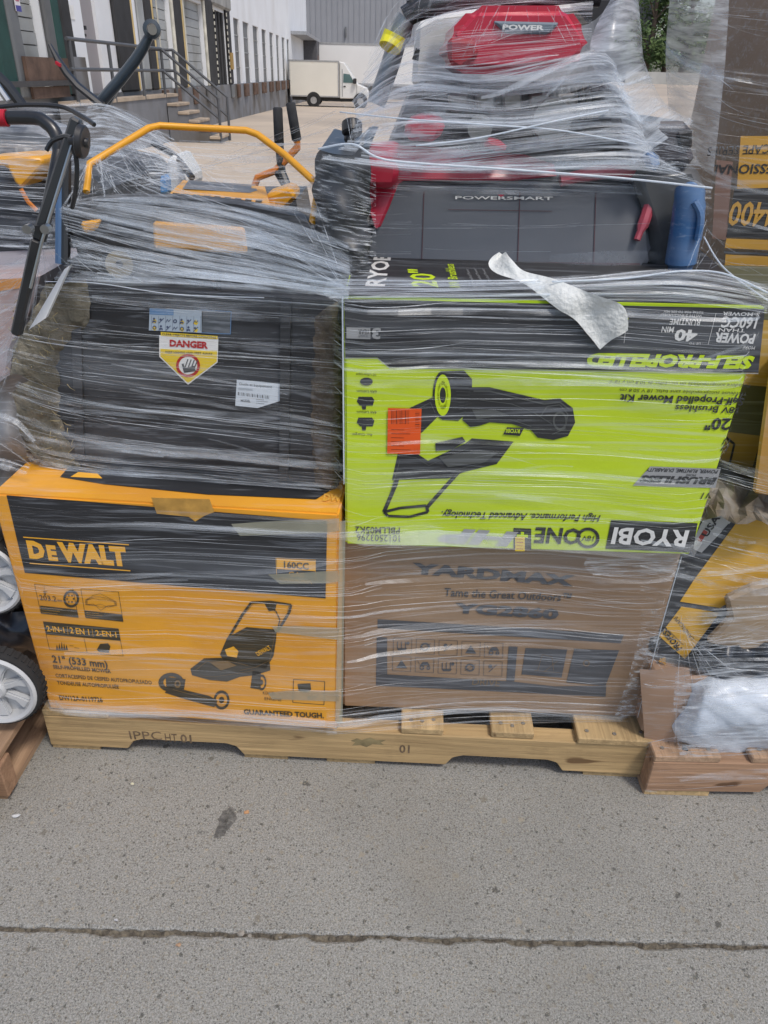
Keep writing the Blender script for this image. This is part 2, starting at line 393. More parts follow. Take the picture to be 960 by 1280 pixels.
# grit and bits on the slab
mb = MB()
def pebble(mb, x, y, r, z=0.):
    vs = []; n = 6
    for a, zz in ((.0, 1.), (1., .45), (.95, 0)):
        for k in range(n):
            if a == 0 and k: continue
            an = 6.283*k/n; rr = r*a*rng.uniform(.75, 1.2)
            vs.append((x+rr*math.cos(an), y+rr*math.sin(an)*.8, z+r*.8*zz*rng.uniform(.8, 1.1)))
    fs = [(0, 1+k, 1+(k+1) % n) for k in range(n)]+[(1+k, 7+k, 7+(k+1) % n, 1+(k+1) % n) for k in range(n)]
    mb.add(vs, fs)
for i in range(420):
    x = rng.uniform(-1.1, 1.1); y = rng.uniform(.35, 1.2)
    pebble(mb, x, y, rng.choice([.0008, .001, .0012, .0016, .0022]))
for i in range(260):
    x = rng.uniform(-.75, .75); pebble(mb, x, .7235+.004*x+rng.uniform(-.008, .006), rng.choice([.001, .0015, .002, .003]), -.008)
g_ = struct('grit', mb, mat('grit', (.2, .18, .15), .9, .5, 40)); g_['kind'] = 'stuff'
def flake(px, py, s, col, name, label, cat):
    c = Pz(px, py, .0); mb = MB(); n = 9; r = [s*rng.uniform(.5, 1.1) for _ in range(n)]
    ring = [(c.x+r[k]*math.cos(6.283*k/n), c.y+.6*r[k]*math.sin(6.283*k/n), .0015+rng.uniform(0, .005)) for k in range(n)]
    up = [(x, y, z+.0015) for x, y, z in ring]; cc = (c.x, c.y, .005); cu = (c.x, c.y, .0065)
    mb.add(ring+up+[cc, cu], [(k, (k+1) % n, 2*n) [::-1] for k in range(n)]+[(n+k, n+(k+1) % n, 2*n+1) for k in range(n)]+[(k, (k+1) % n, n+(k+1) % n, n+k) for k in range(n)])
    single(name, mb, mat(name, col, .8, .25, 90), label, cat)
flake(308, 1017, .006, (.50, .27, .13), 'dry_leaf', 'small orange dry leaf lying beside the dark pit in the concrete', 'leaf')
flake(22, 1021, .010, (.62, .64, .66), 'plastic_scrap', 'scrap of white plastic on the concrete below the left pallet corner', 'scrap')
flake(166, 981, .0045, (.62, .58, .42), 'wood_chip', 'tiny pale wood chip on concrete under the long pallet', 'wood chip')
flake(146, 1152, .004, (.5, .5, .52), 'pale_pebble', 'pale grey pebble sitting at the edge of the concrete joint', 'pebble')
flake(224, 1183, .0055, (.42, .27, .17), 'brown_pebble', 'flat brown pebble set beside the chipped joint', 'pebble')
# spalled pit in the slab: rough stone exposed
c = Pz(282, 1028); mb = MB(); n = 26; G = []
for i in range(9):
    row = []
    for k in range(n+1):
        an = 6.283*(k % n)/n; t = i/8
        e = 1+.12*math.sin(3*an+1)+.1*math.sin(5*an+.4)+.08*math.sin(11*an)
        row.append((c.x+.015*e*t*math.cos(an)+.006*t*math.sin(an), c.y+.034*e*t*math.sin(an), .0006+(.0012*(1-t)**.5+.0010*math.sin(i*5+k*3.7))*(t < .98)*(1 if i else .8)))
    G.append(row)
mb.grid(G); struct('pit', mb, mat('pit_stone', (.20, .195, .18), .95, .5, 240, bump=.8, bscale=300, col2=(.13,.125,.12), mixs=120))
# chips of crumbled edge by the joint
mb = MB()
for px, py, r in ((301, 1166, .0075), (312, 1168, .004), (505, 1176, .008), (497, 1178, .004), (350, 1170, .003), (770, 1192, .004), (792, 1190, .003), (640, 1183, .003), (590, 1120, .0035), (192, 1236, .0035), (868, 1193, .003)):
    q = Pz(px, py); pebble(mb, q.x, q.y, r, -.004)
k_ = struct('chips', mb, mat('chips', (.27, .25, .22), .9, .3, 60)); k_['kind'] = 'stuff'

# ================================================================== SETTING: warehouse with loading docks on the left
A0 = Vector((-5.82, 29.91, -.3)); DA = Vector((math.sin(R(-1.5)), math.cos(R(-1.5)), 0)); NA = Vector((DA.y, -DA.x, 0))
def W(u, n, z): q = A0+DA*u+NA*n; return Vector((q.x, q.y, z))
def wbox(mb, u0, u1, n0, n1, z0, z1): mb.hexa([W(u0, n1, z0), W(u1, n1, z0), W(u1, n0, z0), W(u0, n0, z0), W(u0, n1, z1), W(u1, n1, z1), W(u1, n0, z1), W(u0, n0, z1)])
wall_w = mat('white_wall', (.80, .82, .85), .7, .04, .8, col2=(.66, .66, .66), mixs=.5, mixlo=.5, mixhi=.9)
wall_g = mat('grey_base', (.20, .205, .22), .8, .15, 1.5, col2=(.12, .11, .1), mixs=.8)
dark_d = mat('door_grey', (.16, .17, .18), .5, .15, 1.2, col2=(.1, .1, .1), mixs=.7)
door_l = mat('door_light', (.36, .38, .39), .5, .12, 2., col2=(.22, .22, .2), mixs=1.)
sealm = mat('seal_black', (.028, .028, .03), .75, .3, 3, bump=.4, bscale=6)
yel = mat('seal_yellow', (.55, .42, .2), .7, .25, 3)
whi = mat('seal_white', (.6, .58, .5), .7, .25, 4)
brn = mat('bumper_brown', (.12, .075, .055), .85, .3, 6, bump=.4, bscale=20)
wh = thing('warehouse', 'long white warehouse with a receding row of loading dock doors', 'building', W(0, 0, -.3))
far = [(2.05, 3.35), (4.3, 5.9), (7.05, 8.75), (9.95, 11.55), (12.85, 14.4), (15.7, 17.1), (18.5, 20.1), (21.2, 22.7)]
near = [(-22, -17.8), (-17.45, -16.45), (-14.5, -13.7), (-9.75, -7.85), (-6.3, -3.7), (-2.2, .1)]
holes = near+far
mb = MB(); z0, z1 = .8, 2.86
edges = [-30]+[e for h in holes[1:] for e in h]+[36.5]
for a, b in zip(edges[::2], edges[1::2]): wbox(mb, a, b, -.3, 0, z0, z1)
wbox(mb, -30, 36.5, -.3, 0, z1+.001, 8.5); obj('wall', mb, wall_w, wh)
mb = MB(); wbox(mb, -30, 36.5, -.32, .03, -.9, .795); obj('base_wall', mb, wall_g, wh)
for a, b in far:
    mb = MB(); wbox(mb, a-.05, b+.05, -.2, -.07, .8, 2.9); dd = obj('dock_door', mb, dark_d, wh)
    for i in range(1, 4):
        mb = MB(); wbox(mb, a, b, -.07, -.05, .8+i*.51, .83+i*.51); obj('door_rail', mb, door_l, dd)
    for q in ((a-.42, a-.02), (b+.02, b+.42)):
        mb = MB(); wbox(mb, q[0], q[1], .031, .13, .36, .79); obj('bumper', mb, brn, wh, bevel=.02)
# near bays
for a, b, nsl in ((-17.45, -16.45, 12), (-9.75, -7.85, 10), (-6.3, -3.7, 10)):
    mb = MB(); wbox(mb, a, b, -.2, -.14, .8, 2.9); dd = obj('dock_door', mb, dark_d, wh)
    for i in range(nsl):
        h = 2.06/nsl; mb = MB(); wbox(mb, a+.02, b-.02, -.138, -.10-.008*(i % 2), .8+i*h+.008, .8+(i+1)*h-.008); obj('slat', mb, door_l, dd)
def pad(u0, u1, n, z1=3.05, m=sealm, name='seal_pad', z0=.8):
    mb = MB(); wbox(mb, u0, u1, .002, .01+n*.22, z0, z1); return obj(name, mb, m, wh, bevel=.03)
grn = mat('seal_green', (.016, .06, .053), .75, .25, 3, bump=.3, bscale=8)
pad(-18.3, -17.85, .3, m=grn); pad(-17.84, -17.5, .42, m=dark_d, name='seal_post'); pad(-16.42, -16.1, .30, m=dark_d, name='seal_post'); pad(-16.08, -15.75, .26, m=grn); pad(-15.74, -15.3, .34)
pad(-12.78, -11.6, .3); pad(-11.58, -11.5, .34, m=yel, name='seal_strip')
pad(-11.0, -10.5, .2, m=door_l, name='seal_post'); pad(-10.45, -9.9, .3); pad(-9.88, -9.80, .36, m=yel, name='seal_strip'); pad(-9.2, -9.1, .05, m=whi, name='seal_strip')
pad(-7.83, -7.72, .34, m=whi, name='seal_strip'); pad(-7.7, -6.8, .3); pad(-6.78, -6.66, .36, m=yel, name='seal_strip'); pad(-6.3, -6.18, .05, m=whi, name='seal_strip')
pad(-3.68, -3.56, .34, m=whi, name='seal_strip'); pad(-3.55, -2.3, .32)
mb = MB()
for i in range(8): wbox(mb, -2.25+i*.29, -2.25+(i+1)*.29-.01, -.12, -.08+.05*(i % 2), .8, 2.95)
obj('curtain', mb, sealm, wh)
pad(.12, .9, .3)
for u in (-2.28, .06):                     # worn warning strips: white pieces on black pads
    mb = MB()
    for k in range(12): wbox(mb, u, u+.1, .08, .10, .85+k*.175, .95+k*.175)
    obj('warning_strip', mb, whi, wh)
for u0, u1 in ((-6.5, -3.6), (-2.4, .9)):
    mb = MB(); wbox(mb, u0, u1, .001, .14, 2.95, 3.5); obj('head_seal', mb, mat('seal_grey', (.3, .3, .29), .8, .3, 2), wh, bevel=.06)
mb = MB(); wbox(mb, .3, .8, .081, .12, 1.25, 1.75); obj('control_box', mb, mat('ochre', (.38, .24, .07), .7), wh)
for u in (-9.6, -8.3, -6.1, -4.2, -2.6, .3):
    mb = MB(); wbox(mb, u, u+.5, .031, .1, .38, .79); obj('bumper', mb, dark_d if u > -5 else brn, wh, bevel=.02)
mb = MB(); wbox(mb, -17.7, -16.0, .11, .16, 1.02, 1.33); bb = obj('leveller', mb, brn, wh)
mb = MB(); wbox(mb, -17.6, -16.1, .11, .15, .80, .95); obj('leveller_lip', mb, brn, bb)
mb = MB(); wbox(mb, -18.6, -15.8, .17, .2, .96, 1.03); obj('guard_rail', mb, mat('rail_dark', (.05, .05, .055), .5), wh)
mb = MB(); wbox(mb, -15.6, -14.95, .035, .1, .3, 1.36); obj('grey_cabinet', mb, wall_g, wh)
mb = MB(); wbox(mb, -14.5, -13.7, -.12, -.06, .8, 2.9); dr = obj('door', mb, mat('door_mauve', (.30, .28, .29), .6, .06, 1.), wh)
mb = MB(); wbox(mb, -14.42, -14.34, -.06, .0, 1.78, 1.84); obj('handle', mb, sealm, dr)
mb = MB(); wbox(mb, -14.42, -14.34, -.06, -.02, 1.68, 1.72); obj('lock', mb, sealm, dr)
mb = MB(); wbox(mb, -17.62, -17.45, .12, .13, 1.86, 2.4); sg = obj('sign', mb, mat('sign_white', (.75, .72, .74), .5), wh)
mb = MB(); wbox(mb, -17.62, -17.45, .131, .135, 1.86, 1.93); obj('sign_stripe', mb, mat('sign_blue', (.06, .06, .3), .5), sg)
mb = MB(); 
for i in range(4): wbox(mb, -17.60, -17.48, .131, .134, 1.98+i*.09, 2.02+i*.09)
obj('sign_print', mb, mat('sign_pink', (.5, .12, .2), .5), sg)
mb = MB(); wbox(mb, -15.1, -14.9, .001, .012, 1.9, 2.1); obj('notice', mb, mat('notice', (.8, .8, .78), .6), wh)
# awning and alcove at the far corner
mb = MB(); wbox(mb, 23.8, 36.5, .01, .95, 3.18, 3.36); obj('awning', mb, mat('awning', (.33, .34, .36), .6), wh)
mb = MB(); wbox(mb, 33.2, 36.5, .001, .95, -.9, 3.17); obj('vestibule', mb, mat('vestibule', (.09, .09, .1), .7), wh)
mb = MB(); wbox(mb, 34., 35, .951, .97, -.7, 2.3); obj('vestibule_door', mb, mat('vest_brown', (.16, .1, .08), .6), wh)

# ------------------------------------------------------------------ concrete dock stairs with pipe railing
st = thing('dock_stairs', 'concrete stairs with grey pipe railings going down from the loading dock', 'stairs', (-4.4, 18.9, -.2))
xt = P(206, 118, 18.5).x; zt = .735; fx = P(263, 155, 18.5).x+.15
mb = MB(); mb.box((W(-13, 0, 0).x+.25, 13.2, -.5), (xt, 19.6, zt-.05)); obj('landing', mb, wall_g, st)
mb = MB(); mb.box((W(-13, 0, 0).x+.25, 13.2, zt-.048), (xt+.02, 19.6, zt+.01)); obj('landing_edge', mb, mat('tan_concrete', (.42, .34, .26), .9, .2, 3), st)
ns = 5
for i in range(ns):
    x0 = xt+.022+(fx-xt)*i/ns; x1 = xt+.02+(fx-xt)*(i+1)/ns; zz = zt-(zt+.2)*(i+1)/(ns+1)
    mb = MB(); mb.box((x0, 18.5, zz-.06), (x1+.02, 19.6, zz)); s_ = obj('step', mb, mat('tan_concrete', (0, 0, 0)), st, bevel=.01)
    mb = MB(); mb.box((x0, 18.52, -.45), (x1, 19.58, zz-.062)); obj('riser', mb, wall_g, s_)
pipe = mat('railing_paint', (.085, .09, .10), .5, .15, 4)
for yy, tag_ in ((18.55, 0), (19.55, 1)):
    mb = MB()
    for hh in (.45, .85):
        a = Vector((xt, yy, zt+hh)); b = Vector((fx+.05, yy, -.15+hh)); mb.cyl(a, b, .028, seg=8)
        if tag_ == 0:
            mb.cyl(a, (xt, 13.3, zt+hh), .028, seg=8)
        else: mb.cyl(a, (xt-.55, yy, zt+hh), .028, seg=8)
    obj('handrail', mb, pipe, st)
    for q in ([(xt, yy, zt), (fx+.05, yy, -.2)]+([(xt, 13.4, zt), (xt, 15.2, zt), (xt, 17., zt)] if tag_ == 0 else [])):
        mb = MB(); mb.cyl((q[0], q[1], q[2]-.05), (q[0], q[1], q[2]+(.85 if q[2] > 0 else .9)), .03, seg=8); obj('post', mb, pipe, st)

# ------------------------------------------------------------------ grey building across the end
gb = thing('grey_building', 'plain grey metal sided building closing off the far end of the yard', 'building', (8, 82, -.9))
mb = MB(); mb.box((-9, 82, -1.2), (23.5, 95, 13)); obj('wall', mb, mat('grey_siding', (.30, .31, .335), .6, .05, .6), gb)
mb = MB()
for i in range(65): mb.box((-9+i*.5, 81.955, -1.0), (-8.93+i*.5, 81.998, 13))
o_ = obj('siding_rib', mb, mat('grey_siding', (0, 0, 0)), gb); o_['kind'] = 'stuff'
mb = MB(); q = P(432, 42, 81.8); mb.box((q.x-.06, 81.8, q.z-.3), (q.x+.06, 81.95, 4.9)); obj('downpipe', mb, dark_d, gb)

# ------------------------------------------------------------------ vehicles
cream = mat('cream_paint', (.76, .73, .65), .4, .05, .7, col2=(.5, .38, .22), mixs=.8, mixlo=.58, mixhi=.95)
white = mat('white_paint', (.72, .72, .70), .35, .03, .8)
tyre = mat('tyre', (.02, .02, .021), .85, .2, 20); rimm = mat('rim_grey', (.45, .45, .45), .4, metal=.6)
glassm = mat('cab_glass', (.10, .17, .17), .08, .1, 2., spec=.8)
vy = 50.; gv = gz(0, 50)
xL = P(362, 100, vy).x; xB = P(424, 100, vy).x; xF = P(459, 100, vy).x; zT = P(390, 75, vy).z; zb = P(390, 121, vy).z
van = thing('box_van', 'cream coloured box van with grimy lower sides parked at the far end', 'van', ((xL+xF)/2, vy+1, gv))
mb = MB(); mb.box((xL, vy, zb), (xB, vy+2.1, zT)); obj('cargo_box', mb, cream, van, bevel=.04)
mb = MB()
for zz in (zb, zT-.07): mb.box((xL-.01, vy-.02, zz), (xB+.01, vy-.002, zz+.07))
mb.box((xB-.07, vy-.021, zb+.071), (xB+.01, vy-.001, zT-.071)); obj('box_trim', mb, rimm, van)
k = xF-xB
prof = [(xB+.02, zb-.05), (xB+.02, zT-.05), (xB+.16*k, zT-.07), (xB+.42*k, zT-.62), (xB+.62*k, zT-1.12), (xF-.05, zT-1.32), (xF+.06, zT-1.55), (xF+.06, zb-.05)]
mb = MB(); mb.prism([(x, vy+.08, z) for x, z in prof], (0, 1.9, 0)); obj('cab', mb, white, van, bevel=.04)
mb = MB(); mb.prism([(xB+.14*k, vy+.075, zT-1.08), (xB+.15*k, vy+.075, zT-.62), (xB+.37*k, vy+.075, zT-.66), (xB+.55*k, vy+.075, zT-1.08)], (0, -.012, 0)); obj('side_window', mb, glassm, van)
mb = MB(); mb.box((xB+.1*k, vy+.06, zb+.05), (xB+.115*k, vy+.078, zT-.4)); mb.box((xB+.62*k, vy+.06, zb+.05), (xB+.63*k, vy+.078, zT-1.1)); obj('door_seam', mb, dark_d, van)
mb = MB(); mb.box((xB+.15*k, vy+.05, zT-1.3), (xB+.23*k, vy+.078, zT-1.24)); obj('door_handle', mb, sealm, van)
mb = MB(); mb.box((xB+.50*k, vy-.16, zT-1.12), (xB+.62*k, vy+.04, zT-.85)); obj('mirror', mb, sealm, van, bevel=.03)
mb = MB(); mb.box((xL+.1, vy+.2, gv+.32), (xF-.1, vy+1.8, zb-.01)); obj('chassis', mb, mat('chassis', (.03, .03, .03), .8), van)
for px in (392, 450.5):
    for yy in (vy-.05, vy+1.85):
        xc = P(px, 118, vy).x; rr = .33; mb = MB()
        mb.ring((xc, yy, gv+rr), (0, 1, 0), [(rr, .02), (rr, .26), (rr*.6, .28), (rr*.55, .03), (rr*.6, 0), (rr*.95, 0)], 20); wl = obj('wheel', mb, tyre, van, smooth=True)
        mb = MB(); mb.cyl((xc, yy+.02, gv+rr), (xc, yy+.2, gv+rr), rr*.58, seg=18); obj('rim', mb, rimm, wl)
        if yy < vy+1:
            mb = MB(); mb.ring((xc, vy, gv+rr+.02), (0, 1, 0), [(rr*1.25, -.035), (rr*1.25, .03), (rr*.4, .03), (rr*.4, -.012)], 20); obj('wheel_arch', mb, sealm, van)
ty = 66.; a = P(380, 52, ty); b = P(600, 58, ty)
tr = thing('semi_trailer', 'tall white trailer standing behind the cream box van', 'trailer', (a.x+5, ty+1.2, gz(0, ty)))
mb = MB(); mb.box((a.x, ty, .45), (a.x+13, ty+2.5, a.z)); obj('trailer_body', mb, mat('trailer_white', (.78, .78, .77), .4, .03, .5), tr, bevel=.04)
mb = MB(); mb.box((a.x-.02, ty-.03, a.z-.12), (a.x+13.02, ty-.003, a.z)); mb.box((a.x-.02, ty-.03, .45), (a.x+13.02, ty-.003, .6)); obj('side_rail', mb, rimm, tr)
mb = MB(); mb.box((a.x+1, ty+.4, .0), (a.x+12, ty+2, .44)); obj('chassis', mb, dark_d, tr)
for xx in (a.x+1.6, a.x+2.8, a.x+10):
    mb = MB(); mb.ring((xx, ty+.1, gz(0, ty)+.5), (0, 1, 0), [(.5, 0), (.5, .3), (.1, .3), (.1, 0)], 18); obj('wheel', mb, tyre, tr, smooth=True)

# ------------------------------------------------------------------ trees and wall at the right end
leafm = mat('leaf', (.060, .11, .030), .7, .35, 1.1, col2=(.10, .15, .04), mixs=.6)
bark = mat('bark', (.12, .09, .07), .9, .3, 6)
def tree(x, y, h, rad, seed, label):
    r_ = random.Random(seed); zg = gz(x, y)
    t = thing('tree', label, 'tree', (x, y, zg), 'trees behind the far wall')
    mb = MB(); mb.tube([(x, y, zg-.2), (x+.1, y, zg+h*.3), (x-.1, y, zg+h*.6), (x, y, zg+h*.9)], [.28, .22, .14, .04], 8)
    cl = []
    for i in range(10):
        an = r_.uniform(0, 6.28); z_ = zg+h*r_.uniform(.12, .75); q = Vector((x+rad*.8*math.cos(an), y+rad*.8*math.sin(an), z_+h*.12)); cl.append(q)
        mb.tube([(x, y, z_), tuple((Vector((x, y, z_))+q)/2+Vector((0, 0, .3))), tuple(q)], [.1, .06, .02], 6)
    obj('trunk', mb, bark, t)
    for i in range(26):
        an = r_.uniform(0, 6.28); rr = rad*math.sqrt(r_.random()); cl.append(Vector((x+rr*math.cos(an), y+rr*math.sin(an), zg+h*r_.uniform(.12, 1.))))
    mb = MB()
    for c in cl:
        cr = r_.uniform(.7, 1.5)
        for k in range(150):
            d = Vector((r_.gauss(0, 1), r_.gauss(0, 1), r_.gauss(0, .8))); d = d.normalized()*cr*r_.uniform(.5, 1.05)
            p = c+d; s = r_.uniform(.10, .24); a_ = Vector((r_.uniform(-1, 1), r_.uniform(-1, 1), r_.uniform(-.6, .6))).normalized(); b_ = a_.orthogonal().normalized()
            mb.add([p-a_*s, p+b_*s*.5, p+a_*s, p-b_*s*.5], [(0, 1, 2, 3)])
    obj('crown', mb, leafm, t)
for i, (px, y, h, rad) in enumerate(((806, 79, 12, 2.3), (828, 84, 14, 2.6), (850, 80, 12, 2.3), (781, 90, 13, 2.4))):
    x = P(px, 95, y).x
    tree(x, y, h, rad, 40+i, ('dark green tree beside the end of the grey building', 'taller dark green tree behind the pale low wall', 'dark green tree partly hidden by the tall wrapped cartons', 'green tree at the back between grey building and other trees')[i])
q0 = P(796, 104, 73); q1 = P(900, 106, 73)
bw = thing('low_wall', 'low pale concrete wall in front of the trees', 'wall', (q0.x+4, 73, q0.z))
mb = MB(); mb.box((q0.x-1, 73, q0.z-1), (q0.x+12, 73.25, P(820, 90, 73).z)); obj('wall', mb, mat('pale_concrete', (.42, .42, .40), .85, .12, 1.), bw)

# ================================================================== PALLETS
def woodmat(name, c, c2, axis):
    mt = bpy.data.materials.new(name); mt.use_nodes = True; N = mt.node_tree.nodes; L = mt.node_tree.links; b = N['Principled BSDF']
    b.inputs['Roughness'].default_value = .82; b.inputs['Specular IOR Level'].default_value = .25
    tc = N.new('ShaderNodeTexCoord'); inf = N.new('ShaderNodeObjectInfo')
    add = N.new('ShaderNodeVectorMath'); add.operation = 'MULTIPLY_ADD'; add.inputs[1].default_value = (1, 1, 1); L.new(tc.outputs['Object'], add.inputs[0])
    rnd = N.new('ShaderNodeCombineXYZ'); 
    for i in range(3): L.new(inf.outputs['Random'], rnd.inputs[i])
    sc10 = N.new('ShaderNodeVectorMath'); sc10.operation = 'SCALE'; sc10.inputs['Scale'].default_value = 9.; L.new(rnd.outputs[0], sc10.inputs[0]); L.new(sc10.outputs[0], add.inputs[2])
    def noise(st, d=6, r=.65, dist=0.):
        mp = N.new('ShaderNodeMapping'); mp.inputs['Scale'].default_value = (st[0], st[1], st[1]) if axis == 'x' else (st[1], st[0], st[1]); L.new(add.outputs[0], mp.inputs[0])
        n = N.new('ShaderNodeTexNoise'); n.inputs['Scale'].default_value = 1; n.inputs['Detail'].default_value = d; n.inputs['Roughness'].default_value = r; n.inputs['Distortion'].default_value = dist
        L.new(mp.outputs[0], n.inputs['Vector']); return n.outputs[0]
    def mix(f, lo, hi, a, bb, k=1.):
        q = N.new('ShaderNodeMapRange'); q.inputs[1].default_value = lo; q.inputs[2].default_value = hi; q.inputs[4].default_value = k; L.new(f, q.inputs[0])
        x = N.new('ShaderNodeMix'); x.data_type = 'RGBA'; L.new(q.outputs[0], x.inputs[0])
        for s, i in ((a, 6), (bb, 7)):
            if isinstance(s, tuple): x.inputs[i].default_value = (*s, 1)
            else: L.new(s, x.inputs[i])
        return x.outputs[2]
    g1 = noise((3, 130)); g2 = noise((1.2, 34), dist=1.2); st_ = noise((4, 9), 7, .7); kn = noise((9, 26), 2, .4)
    col = mix(g2, .35, .68, tuple(x*1.12 for x in c), tuple(x*.72 for x in c))
    col = mix(g1, .45, .72, col, c2, .75); col = mix(st_, .55, .80, col, tuple(x*.55 for x in c2), .7)
    col = mix(kn, .70, .75, col, (.10, .05, .025), .8)
    hs = N.new('ShaderNodeHueSaturation'); mr = N.new('ShaderNodeMapRange'); mr.inputs[3].default_value = .82; mr.inputs[4].default_value = 1.15; L.new(inf.outputs['Random'], mr.inputs[0])
    L.new(mr.outputs[0], hs.inputs['Value']); L.new(col, hs.inputs['Color']); L.new(hs.outputs[0], b.inputs['Base Color'])
    bp = N.new('ShaderNodeBump'); bp.inputs['Strength'].default_value = .55; bp.inputs['Distance'].default_value = .004; L.new(g1, bp.inputs['Height']); L.new(bp.outputs[0], b.inputs['Normal'])
    return mt
wx = woodmat('pine_x', (.53, .37, .185), (.31, .21, .105), 'x'); wy = woodmat('pine_y', (.54, .385, .20), (.30, .20, .10), 'y')
wgx = woodmat('old_wood_x', (.46, .285, .18), (.28, .17, .105), 'x'); wgy = woodmat('old_wood_y', (.45, .30, .195), (.25, .16, .10), 'y')
nailm = mat('nail_head', (.45, .42, .38), .4, metal=.8)
def pallet(label, o, yaw, wd, dp, boards, mx, my, notches=((.125, .185), (.625, .685)), flip=False):
    """o = near corner on the ground; stringers run along local x, deck boards along local y"""
    cx, sx_ = math.cos(R(yaw)), math.sin(R(yaw))
    def L(x, y, z): return Vector((o[0]+x*cx-y*sx_, o[1]+x*sx_+y*cx, z))
    t = thing('pallet', label, 'pallet', L(wd/2, dp/2, 0))
    def bx(mb, x0, x1, y0, y1, z0, z1): mb.hexa([L(x0, y0, z0), L(x1, y0, z0), L(x1, y1, z0), L(x0, y1, z0), L(x0, y0, z1), L(x1, y0, z1), L(x1, y1, z1), L(x0, y1, z1)])
    for y in (0, dp/2-.02, dp-.038):
        pr = [(0, .014), (0, .0965), (wd, .0965), (wd, .014)]
        lo = []
        for a, b in [(n[0]*wd, n[1]*wd) if n[1] > n[0] else n for n in notches][::-1]:
            lo += [(b, .014), (b-.014, .036), (b-.034, .043), (a+.034, .043), (a+.014, .036), (a, .014)]
        mb = MB(); mb.prism([L(x, y, z) for x, z in pr+lo], L(0, .038, 0)-L(0, 0, 0)); obj('stringer', mb, mx, t, bevel=.002)
    for k, (x0, x1, front) in enumerate(boards):
        mb = MB(); dz = rng.uniform(0, .0015); bx(mb, x0, x1, front, dp+.002, .0967+dz, .113+dz); bd = obj('deck_board', mb, my, t, bevel=.0022)
        mb = MB()
        for xx in (x0+.02, (x0+x1)/2, x1-.02):
            q = L(xx, front+.02+rng.uniform(-.006, .006), .1135+dz); mb.cyl(q, q+Vector((0, 0, .0012)), .004, seg=8)
        nl = obj('nails', mb, nailm, bd); nl['kind'] = 'stuff'
    for x0, x1 in ((.0, .10), (wd*.33, wd*.33+.09), (wd*.47, wd*.47+.1), (wd-.12, wd-.01)):
        mb = MB(); bx(mb, x0, x1, .006, dp-.01, .0005, .0138); obj('bottom_board', mb, my, t)
    return t, L
bl = [(0.0, .135, .0), (.20, .29, .012), (.35, .44, .008), (.515, .60, .005), (.725, .81, .0), (.905, .99, .002), (1.075, 1.222, -.004)]
pc, LC = pallet('light pine pallet under the stacked mower cartons, front edge notched', (-.679, 1.098), -1.7, 1.223, 1.0, bl, wx, wy, ((.133, .33), (.67, .865)))
fs = Face(LC(0, 0, 0), LC(0, -1, 0)-LC(0, 0, 0))
ink = mat('stamp_ink', (.17, .115, .07), .8, .4, 60)
mb = MB()
fs.text(mb, '01', (226, 928), (240, 929), (226, 918), off=.0006, bold=.02); fs.text(mb, 'IPPC', (163, 924), (203, 925), (163, 914), off=.0006); fs.text(mb, '01', (499, 941), (512, 941.5), (499, 931), off=.0006, bold=.02)
fs.text(mb, 'HT', (207, 927), (222, 928), (207, 917), off=.0006)
obj('stamp', mb, ink, pc)
mb = MB(); fs.poly(mb, [(438, 926), (446, 923), (452, 925), (463, 922), (470, 925), (483, 925), (476, 928), (480, 931), (466, 930), (458, 934), (450, 931), (440, 932), (444, 928)], .0004); obj('stain', mb, mat('mould', (.24, .19, .095), .9, .4, 30), pc)
pr_, LR = pallet('reddish brown pallet under the kraft cartons and white bundle', (.535, 1.022), 1.0, 1.15, 1.05, [(0, .13, 0), (.19, .3, 0), (.36, .47, 0), (.53, .64, 0), (.7, .81, 0), (1.02, 1.15, 0)], wgx, wgy, ((.20, .45), (.75, 1.0)))
mb = MB(); q = Pz(812, 996); mb.box((.537, 1.026, .0006), (.665, 1.16, .0136)); obj('bottom_board', mb, wy, pr_)
pl_, LL = pallet('weathered pallet under the black mower with pale spoked wheels', (-1.905, 1.02), -2.6, 1.2, 1.0, [(.0, .12, 0), (.3, .42, 0), (.6, .72, 0), (.88, .985, .0), (1.03, 1.195, -.03)], wgy if 0 else wgx, wgy)
# pale sawn stringer end of the left pallet
q = LL(1.2, -.031, 0); mb = MB(); mb.hexa([LL(1.06, -.07, .0), LL(1.19, -.07, .0), LL(1.19, -.034, .0), LL(1.06, -.034, .0), LL(1.06, -.07, .096), LL(1.19, -.07, .096), LL(1.19, -.034, .103), LL(1.06, -.034, .103)])
obj('end_block', mb, wx, pl_, bevel=.004)
mb = MB(); q = LL(1.15, -.0712, .06); mb.tube([q+Vector((0, .002, 0)), q-Vector((0, .0015, 0))], [.013, .009], 12); obj('knot', mb, mat('knot_wood', (.13, .05, .025), .7, .5, 120), pl_)

# ================================================================== CARTONS
def carton(mb, a, b, z0, z1, depth, top_shift=(0, 0, 0)):
    a = Vector((a[0], a[1], z0)); b = Vector((b[0], b[1], z0)); ex = b-a; n = Vector((ex.y, -ex.x, 0)).normalized(); dp = -n*depth
    ts = Vector(top_shift); up = Vector((0, 0, z1-z0))
    mb.hexa([a, b, b+dp, a+dp, a+up-ts*.15, b+up+ts, b+dp+up+ts, a+dp+up-ts*.15]); return Face(a, n)
def gridcarton(name, mt, parent, a, b, z0, z1, depth, ts=(0, 0, 0), bulge=.004):
    """carton body with softly bulging, slightly dented faces"""
    mb = MB(); fc = carton(mb, a, b, z0, z1, depth, ts)
    o = obj(name, mb, mt, parent, bevel=.0035, seg=2, smooth=True)
    return o, fc
BLK = mat('print_black', (.012, .012, .014), .5, .2, 14, streak=.5, coat_r=.3)
blkmatte = mat('ink_black', (.02, .02, .02), .6, veil=.24)
